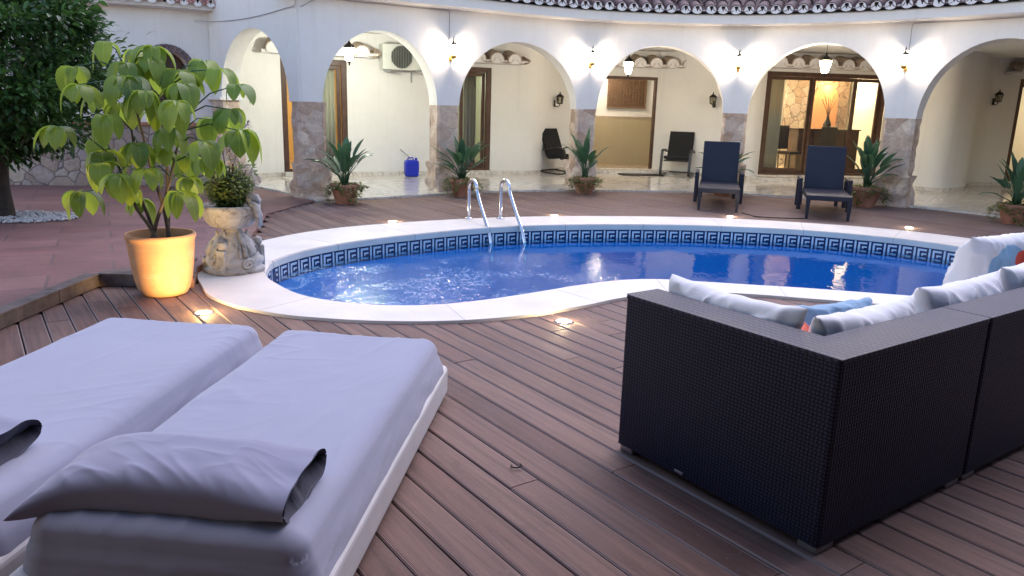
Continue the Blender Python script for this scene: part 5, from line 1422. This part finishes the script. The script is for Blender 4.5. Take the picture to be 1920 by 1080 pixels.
def bedpillow(loc, rz, label, seed):
    L, W_, T_ = .76, .34, .150
    def fn(p, u, v, side):
        # open end at +x stays wide; closed end at -x tapers to a point low down
        if u > .5:
            k = (u - .5) / .5; th = max(0, 1 - abs(v) ** 3) ** .5
            p.z = p.z * (1 - k) + side * T_ / 2 * .64 * th * k + .008 * N3((v * 2, side, seed)) * k
            p.x = L / 2 * (u) + .008 * N3((v * 2 + seed, side, 1)) * k
        fr_ = max(0, min(1, .35 - v)) * max(0, 1 - abs(u) ** 6) * (1 - v * v) ** .5 if abs(v) < 1 else 0
        rr_ = 1 - abs(N3((p.x * 9 + p.y * 13 + seed, (p.y - p.x) * 2.2, seed + 5.))) * 3.0
        p.z += side * .007 * max(0, rr_) ** 2 * fr_
        if u < 0: p.z -= .035 * (-u) ** 3; p.y += -.07 * (-u) ** 4
        return p
    o = pillow('bed_pillow', L, W_, T_, (0, 0, 0), (0, 0, 0), 'pillow_cloth', label, 'pillow', seed=seed, wrinkle=.002, nu=130, nv=70, fn=fn, group='long grey pillows on the daybeds', wdir=(3, 6, 5), power=3.6)
    o.location = loc; o.rotation_euler = (R(5), 0, rz)
    # dark lining at the open end, a turned-in mouth
    mb = MB(); vs = []; N = 26
    for k in range(3):
        for side in (1, -1):
            for i in range(N + 1):
                v = -1 + 2 * i / N
                th = max(0, 1 - abs(v) ** 3) ** .5; X = L / 2 + (.004 + .004 * N3((v * 3, side * 2, seed + 4)), .000, -.03)[k]; sc_ = (1.01, .98, .02)[k]
                vs.append((X + .008 * N3((v * 2 + seed, side, 1)), v * W_ / 2 * (1.0, 1.0, .9)[k] * .985, side * (T_ / 2 * .64 * th * sc_ + .002) + .008 * N3((v * 2, side, seed))))
    m = N + 1
    for k in range(2):
        for sd in range(2):
            o0, o1 = (k * 2 + sd) * m, ((k + 1) * 2 + sd) * m
            mb.f += [[o0 + i, o0 + i + 1, o1 + i + 1, o1 + i] for i in range(N)]
    o0, o1 = 4 * m, 5 * m; mb.f += [[o0 + i, o0 + i + 1, o1 + i + 1, o1 + i] for i in range(N)]
    mb.v = vs; mb.mi = [0] * len(mb.f); mb.tone = [.5] * len(mb.f); mb.edge = [0.] * len(mb.f)
    mb.obj('lining', 'pillow_dark', o, smooth=True, local=True)
    return o
bedpillow((-.955, 2.055, .374), R(-6), 'long grey pillow with a dark open end on the right daybed', 3)
bedpillow((-1.93, 2.23, .374), R(-9), 'long grey pillow cut by the left picture edge on the left daybed', 8)

# ------------------------------------------------------------------ wicker sofa
Q = Vector((1.045, 2.307)); e1 = Vector((-.578, .816)); e2 = Vector((.816, .578)); SA = math.atan2(e2.y, e2.x)
SH, RW, MD = .692, .185, .985
def sofa_module(corner, length, label, left_panel):
    t = thing('sofa_section', label, 'sofa', (corner.x, corner.y, 0), SA, 'dark wicker sofa sections')
    # local x = along the back (e2), local y = depth (e1)
    g_ = .004
    g2 = g_ / 2
    if left_panel: poly = [(0, 0), (length - g2, 0), (length - g2, RW), (RW, RW), (RW, MD), (0, MD)]
    else: poly = [(g2, 0), (length - g2, 0), (length - g2, RW), (g2, RW)]
    def rail(z0, z1, e, nm, mat):
        q = [(x + (e if x > .5 * length and False else 0), y_) for x, y_ in poly]
        if left_panel: q = [(-e, -e), (length - g2, -e), (length - g2, RW + e), (RW + e, RW + e), (RW + e, MD + e), (-e, MD + e)]
        else: q = [(g2, -e), (length - g2, -e), (length - g2, RW + e), (g2, RW + e)]
        b = MB(); b.prism(q, z0, z1); return b.obj(nm, mat, t, bevel=.016, seg=3, local=True)
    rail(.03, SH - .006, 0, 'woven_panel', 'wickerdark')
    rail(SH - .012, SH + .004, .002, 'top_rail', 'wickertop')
    b = MB(); x0 = RW + .002 if left_panel else .003
    b.box(((x0 + length - .004) / 2, (RW + MD) / 2, .165), (length - .004 - x0, MD - RW - .004, .26)); b.obj('seat_base', 'wickerdark', t, bevel=.012, local=True)
    for x in (.06, length - .07):
        for y_ in (.045, MD - .05):
            b = MB(); b.box((x, y_, .0155), (.10, .075, .031)); b.obj('foot', 'alu', t, bevel=.004, local=True)
    return t
s1 = sofa_module(Q, 1.0, 'dark plum wicker corner sofa section with side panel, nearest the daybeds', True)
b = MB(); b.box((-.004, .62, .045), (.006, .045, .012)); b.obj('badge', 'alu', s1, bevel=.002, local=True)
Q2 = Q + e2 * 1.003
s2_ = sofa_module(Q2, 1.0, 'dark plum wicker sofa section joined on at the right picture edge', False)
def sp_(a, b_): q = Q + e2 * a + e1 * b_; return q
for i, (a, lab) in enumerate(((.60, 'white seat cushion on the corner sofa section'), (1.50, 'white seat cushion on the right sofa section'))):
    p = sp_(a if i else .595, .585); pillow('seat_cushion', .80 if i == 0 else .96, .78, .14, (p.x, p.y, .365), (0, 0, SA), 'white_cloth', lab, seed=i + 30, power=8, pinch=.02, group='white seat cushions')
# back cushions
def stand(a, b_, z, L, H_, T_, tilt, face, label, seed, mat='white_cloth', name='back_cushion', rz=None, roll=0, fn=None, mats=None):
    p = sp_(a, b_)
    rz = SA if face == 'back' else SA + PI / 2
    if isinstance(face, (int, float)): rz = face
    o = pillow(name, L, H_, T_, (p.x, p.y, z), (0, 0, 0), mat, label, seed=seed, wrinkle=.017, nu=60, nv=40, power=3.2, pinch=.07, wdir=(6, 3, 5), mats=mats)
    o.rotation_mode = 'XYZ'
    o.matrix_basis = Matrix.Translation((p.x, p.y, z)) @ Matrix.Rotation(rz, 4, 'Z') @ Matrix.Rotation(roll, 4, 'Y') @ Matrix.Rotation(PI / 2 - tilt, 4, 'X')
    return o
stand(RW + .085, .66, .56, .68, .38, .17, R(-3), 'arm', 'white back cushion leaning inside the sofa side panel', 41)
stand(.60, RW + .085, .545, .68, .38, .18, R(3), 'back', 'white back cushion at the sofa corner behind the back panel', 42)
stand(1.36, RW + .10, .545, .70, .42, .19, R(3), 'back', 'puffy white back cushion standing across the joint of the sofa sections', 43)
stand(2.02, RW + .09, .565, .60, .42, .18, R(3), 'back', 'white back cushion cut by the right picture edge', 44)
stand(.80, .53, .535, .46, .26, .13, R(14), SA - .20, 'light blue cushion lying in the sofa corner', 45, 'blue_cloth', 'throw_pillow')

def m_print():
    t = NT('white_canvas_with_blue_and_red_shapes'); c = t.coord()
    s = t.new('ShaderNodeSeparateXYZ'); t.link(c, s.inputs[0])
    def disc(cx, cy, r_):
        dx = t.math('SUBTRACT', s.outputs[0], cx); dy = t.math('SUBTRACT', s.outputs[1], cy)
        return t.math('LESS_THAN', t.math('SQRT', t.math('ADD', t.math('MULTIPLY', dx, dx), t.math('MULTIPLY', dy, dy))), r_)
    col = t.mix(disc(.01, .04, .16), (.78, .77, .78), (.30, .50, .68))
    col = t.mix(disc(.12, .12, .055), col, (.75, .10, .06))
    n = t.noise(t.coord('Object', (7, 3, 6)), 1.5, 5, .6, 1.2)
    return t.set(col, .85, t.bump(n, .15, .02))
MAT['print'] = m_print()
stand(2.22, .56, .63, .56, .48, .17, R(-14), SA - .10, 'upright white cushion printed with pale blue and red at the right edge', 46, 'print', 'throw_pillow')
stand(.40, .42, .50, .36, .32, .10, R(8), SA + .75, 'red cushion wedged into the sofa corner behind the white ones', 47, plain('coral_red_canvas', (.62, .12, .07), .85), 'throw_pillow')

# ------------------------------------------------------------------ loungers (front edge at -y)
def lounger():
    t = thing('sun_lounger', 'x', 'sun lounger', group='navy wicker loungers on the far deck')
    b = MB(); b.box((0, .62, .30), (.60, 1.24, .07)); b.obj('seat', 'wickernavy', t, bevel=.012, local=True)
    b = MB(); M1 = Matrix.Translation((0, 1.18, .33)) @ Matrix.Rotation(R(-17), 4, 'X')
    b.box((0, 0, .325), (.56, .045, .66), 0, 0, M1); b.obj('backrest', 'wickernavy', t, bevel=.012, local=True)
    for sx in (-1, 1):
        b = MB(); b.box((sx * .345, 1.18, .47), (.06, .62, .05)); b.box((sx * .345, .90, .235), (.058, .06, .42)); b.box((sx * .345, 1.46, .235), (.058, .06, .42))
        b.obj('armrest', 'wickernavy', t, bevel=.012, local=True)
        b = MB()
        b.add([(sx * .27 + dx * k, .035 + dy * k, z) for z, k in ((.265, 1.), (0, .55)) for dx, dy in ((-.03, -.03), (.03, -.03), (.03, .03), (-.03, .03))], [(3, 2, 1, 0)[::-1], (4, 5, 6, 7)[::-1], (0, 1, 5, 4)[::-1], (1, 2, 6, 5)[::-1], (2, 3, 7, 6)[::-1], (3, 0, 4, 7)[::-1]])
        b.obj('leg', 'wickernavy', t, local=True)
        b = MB(); b.box((sx * .27, 1.86, .13), (.05, .05, .26)); b.obj('leg', 'wickernavy', t, local=True)
    b = MB(); b.box((0, 1.56, .285), (.60, .62, .05)); b.obj('rear_frame', 'wickernavy', t, bevel=.01, local=True)
    return t
LG = lounger(); LG.location = (2.985, 11.28, 0); LG.rotation_euler.z = R(-14); LG['label'] = 'navy wicker lounger with raised back, the left of the pair'
dup(LG, (4.355, 10.66, 0), R(-17), 'navy wicker lounger with raised back, the right of the pair')

# ------------------------------------------------------------------ bentwood armchairs (front at -y)
def armchair():
    t = thing('armchair', 'x', 'armchair', group='black bentwood armchairs in the porch')
    for sx in (-1, 1):
        b = MB(); x = sx * .30
        path = catmull([(x, .38, .045), (x, .05, .025), (x, -.30, .03), (x, -.375, .10), (x, -.34, .30), (x, -.30, .50), (x, -.22, .555), (x, .0, .56), (x, .28, .50)], 6)
        pv = [Vector(p) for p in path]; vs = []
        for i, p in enumerate(pv):
            tn = (pv[min(i + 1, len(pv) - 1)] - pv[max(i - 1, 0)]).normalized(); nr_ = tn.cross(Vector((1, 0, 0)))
            for dx, dn_ in ((-.028, -.012), (.028, -.012), (.028, .012), (-.028, .012)): vs.append(p + Vector((dx, 0, 0)) + nr_ * dn_)
        b.add(vs, [(i * 4 + j, i * 4 + (j + 1) % 4, (i + 1) * 4 + (j + 1) % 4, (i + 1) * 4 + j) for i in range(len(pv) - 1) for j in range(4)] + [(3, 2, 1, 0), tuple(len(vs) - 4 + k for k in range(4))])
        b.obj('side_frame', 'blackwood', t, local=True)
    b = MB(); b.box((0, -.2, .335), (.545, .05, .03)); b.box((0, .33, .06), (.545, .05, .025)); b.obj('crossbar', 'blackwood', t, local=True)
    def slab(pts, th, wdt, nm):
        b = MB(); pv = [Vector(p) for p in catmull(pts, 6)]; vs = []
        for i, p in enumerate(pv):
            tn = (pv[min(i + 1, len(pv) - 1)] - pv[max(i - 1, 0)]).normalized(); nr_ = tn.cross(Vector((1, 0, 0))).normalized()
            f = .75 + .25 * math.sin(PI * min(1, max(0, i / (len(pv) - 1))))
            for dx, dn_ in ((-wdt / 2, -th / 2 * .7), (wdt / 2, -th / 2 * .7), (wdt / 2, th / 2 * f), (0, th / 2 * 1.12), (-wdt / 2, th / 2 * f)): vs.append(p + Vector((dx, 0, 0)) + nr_ * dn_)
        b.add(vs, [(i * 5 + j, i * 5 + (j + 1) % 5, (i + 1) * 5 + (j + 1) % 5, (i + 1) * 5 + j) for i in range(len(pv) - 1) for j in range(5)] + [(4, 3, 2, 1, 0), tuple(len(vs) - 5 + k for k in range(5))])
        b.obj(nm, 'black_cloth', t, bevel=.01, local=True)
    slab([(0, -.30, .41), (0, -.1, .40), (0, .12, .355), (0, .18, .38)], .08, .53, 'seat_cushion')
    slab([(0, .15, .36), (0, .22, .50), (0, .31, .72), (0, .40, .93)], .08, .53, 'back_cushion')
    b = MB(); b.tube([(-.2, .25, .36), (-.2, .45, .90)], .012, 6); b.tube([(.2, .25, .36), (.2, .45, .90)], .012, 6); b.obj('back_frame', 'blackwood', t, local=True)
    return t
AC_ = armchair(); AC_.location = (.98, 16.62, .03); AC_.rotation_euler.z = R(48); AC_['label'] = 'black bentwood armchair turned sideways, left of the hall doorway'
dup(AC_, (3.52, 16.90, .03), R(-20), 'black bentwood armchair facing the pool, right of the hall doorway')

# ------------------------------------------------------------------ pool ladder
ld = thing('pool_ladder', 'polished steel pool ladder with two hooped rails at the far rim', 'ladder', (-.3, 9.4, 0))
tg = Vector((.385, .10)).normalized()
for k, off in enumerate((0.0, .41)):
    o0 = Vector((-.575, 9.70)) + Vector((.965, .22)).normalized() * off
    dirw = Vector((.40, -.92)).normalized()
    pts = [(o0.x, o0.y, .02), (o0.x, o0.y, .40)]
    for i in range(1, 9):
        a = PI * i / 8; q = o0 + dirw * (.14 - .14 * math.cos(a)); pts.append((q.x, q.y, .40 + .125 * math.sin(a)))
    q1 = o0 + dirw * .44; q2 = o0 + dirw * .70; q3 = o0 + dirw * .80
    pts += [(q1.x, q1.y, .22), (q2.x, q2.y, -.04), (q3.x, q3.y, -.25), (q3.x, q3.y, -.38)]
    b = MB(); b.tube([tuple(q) for q in catmull(pts, 4)], .023, 14); b.obj('rail', 'chrome', ld, smooth=True)
    b = MB(); b.lathe([(.021, .0), (.05, .0), (.05, .008), (.03, .018), (.021, .02)], (o0.x, o0.y, .022), 20, cap=False); b.obj('flange', 'chrome', ld, smooth=True)
# small things on the deck
b = MB(); pts = catmull([(-.025, .012, .004), (-.02, -.012, .006), (.0, -.02, .008), (.018, -.012, .012), (.012, .0, .016)], 5); b.tube([tuple(q) for q in pts], [.003] * len(pts), 6)
o = b.obj('dry_leaf', 'bark', smooth=True); o.location = (.042, 2.90, .002); tag(o, 'small curled dry leaf on the deck boards between daybed and sofa', 'leaf')
mb = MB(); mb.tube([tuple(q) for q in catmull([(3.30, 11.15, .006), (3.37, 10.95, .006), (3.43, 10.78, .006), (3.75, 10.72, .006), (4.1, 10.74, .006)], 6)], .008, 6)
tag(mb.obj('cable', 'iron', smooth=True), 'black cable on the far deck between the two navy loungers', 'cable')

# ------------------------------------------------------------------ unseen walls and roof added behind the viewer to shade the near deck
bw = thing('rear_shade', 'unseen walls and roof added behind the near deck to shade it', 'house', (1, -3, 0))
b = MB(); b.box((1, -3.3, 2.0), (16, .4, 4.3)); b.obj('wall', 'wallstone', bw)
b = MB(); b.box((1, -.8, 2.75), (16, 5.0, .14)); b.obj('shade_roof', 'darkwood', bw)
b = MB(); b.box((8.9, 1.6, 2.0), (.3, 9.0, 4.3)); b.obj('side_wall', 'stucco', bw)
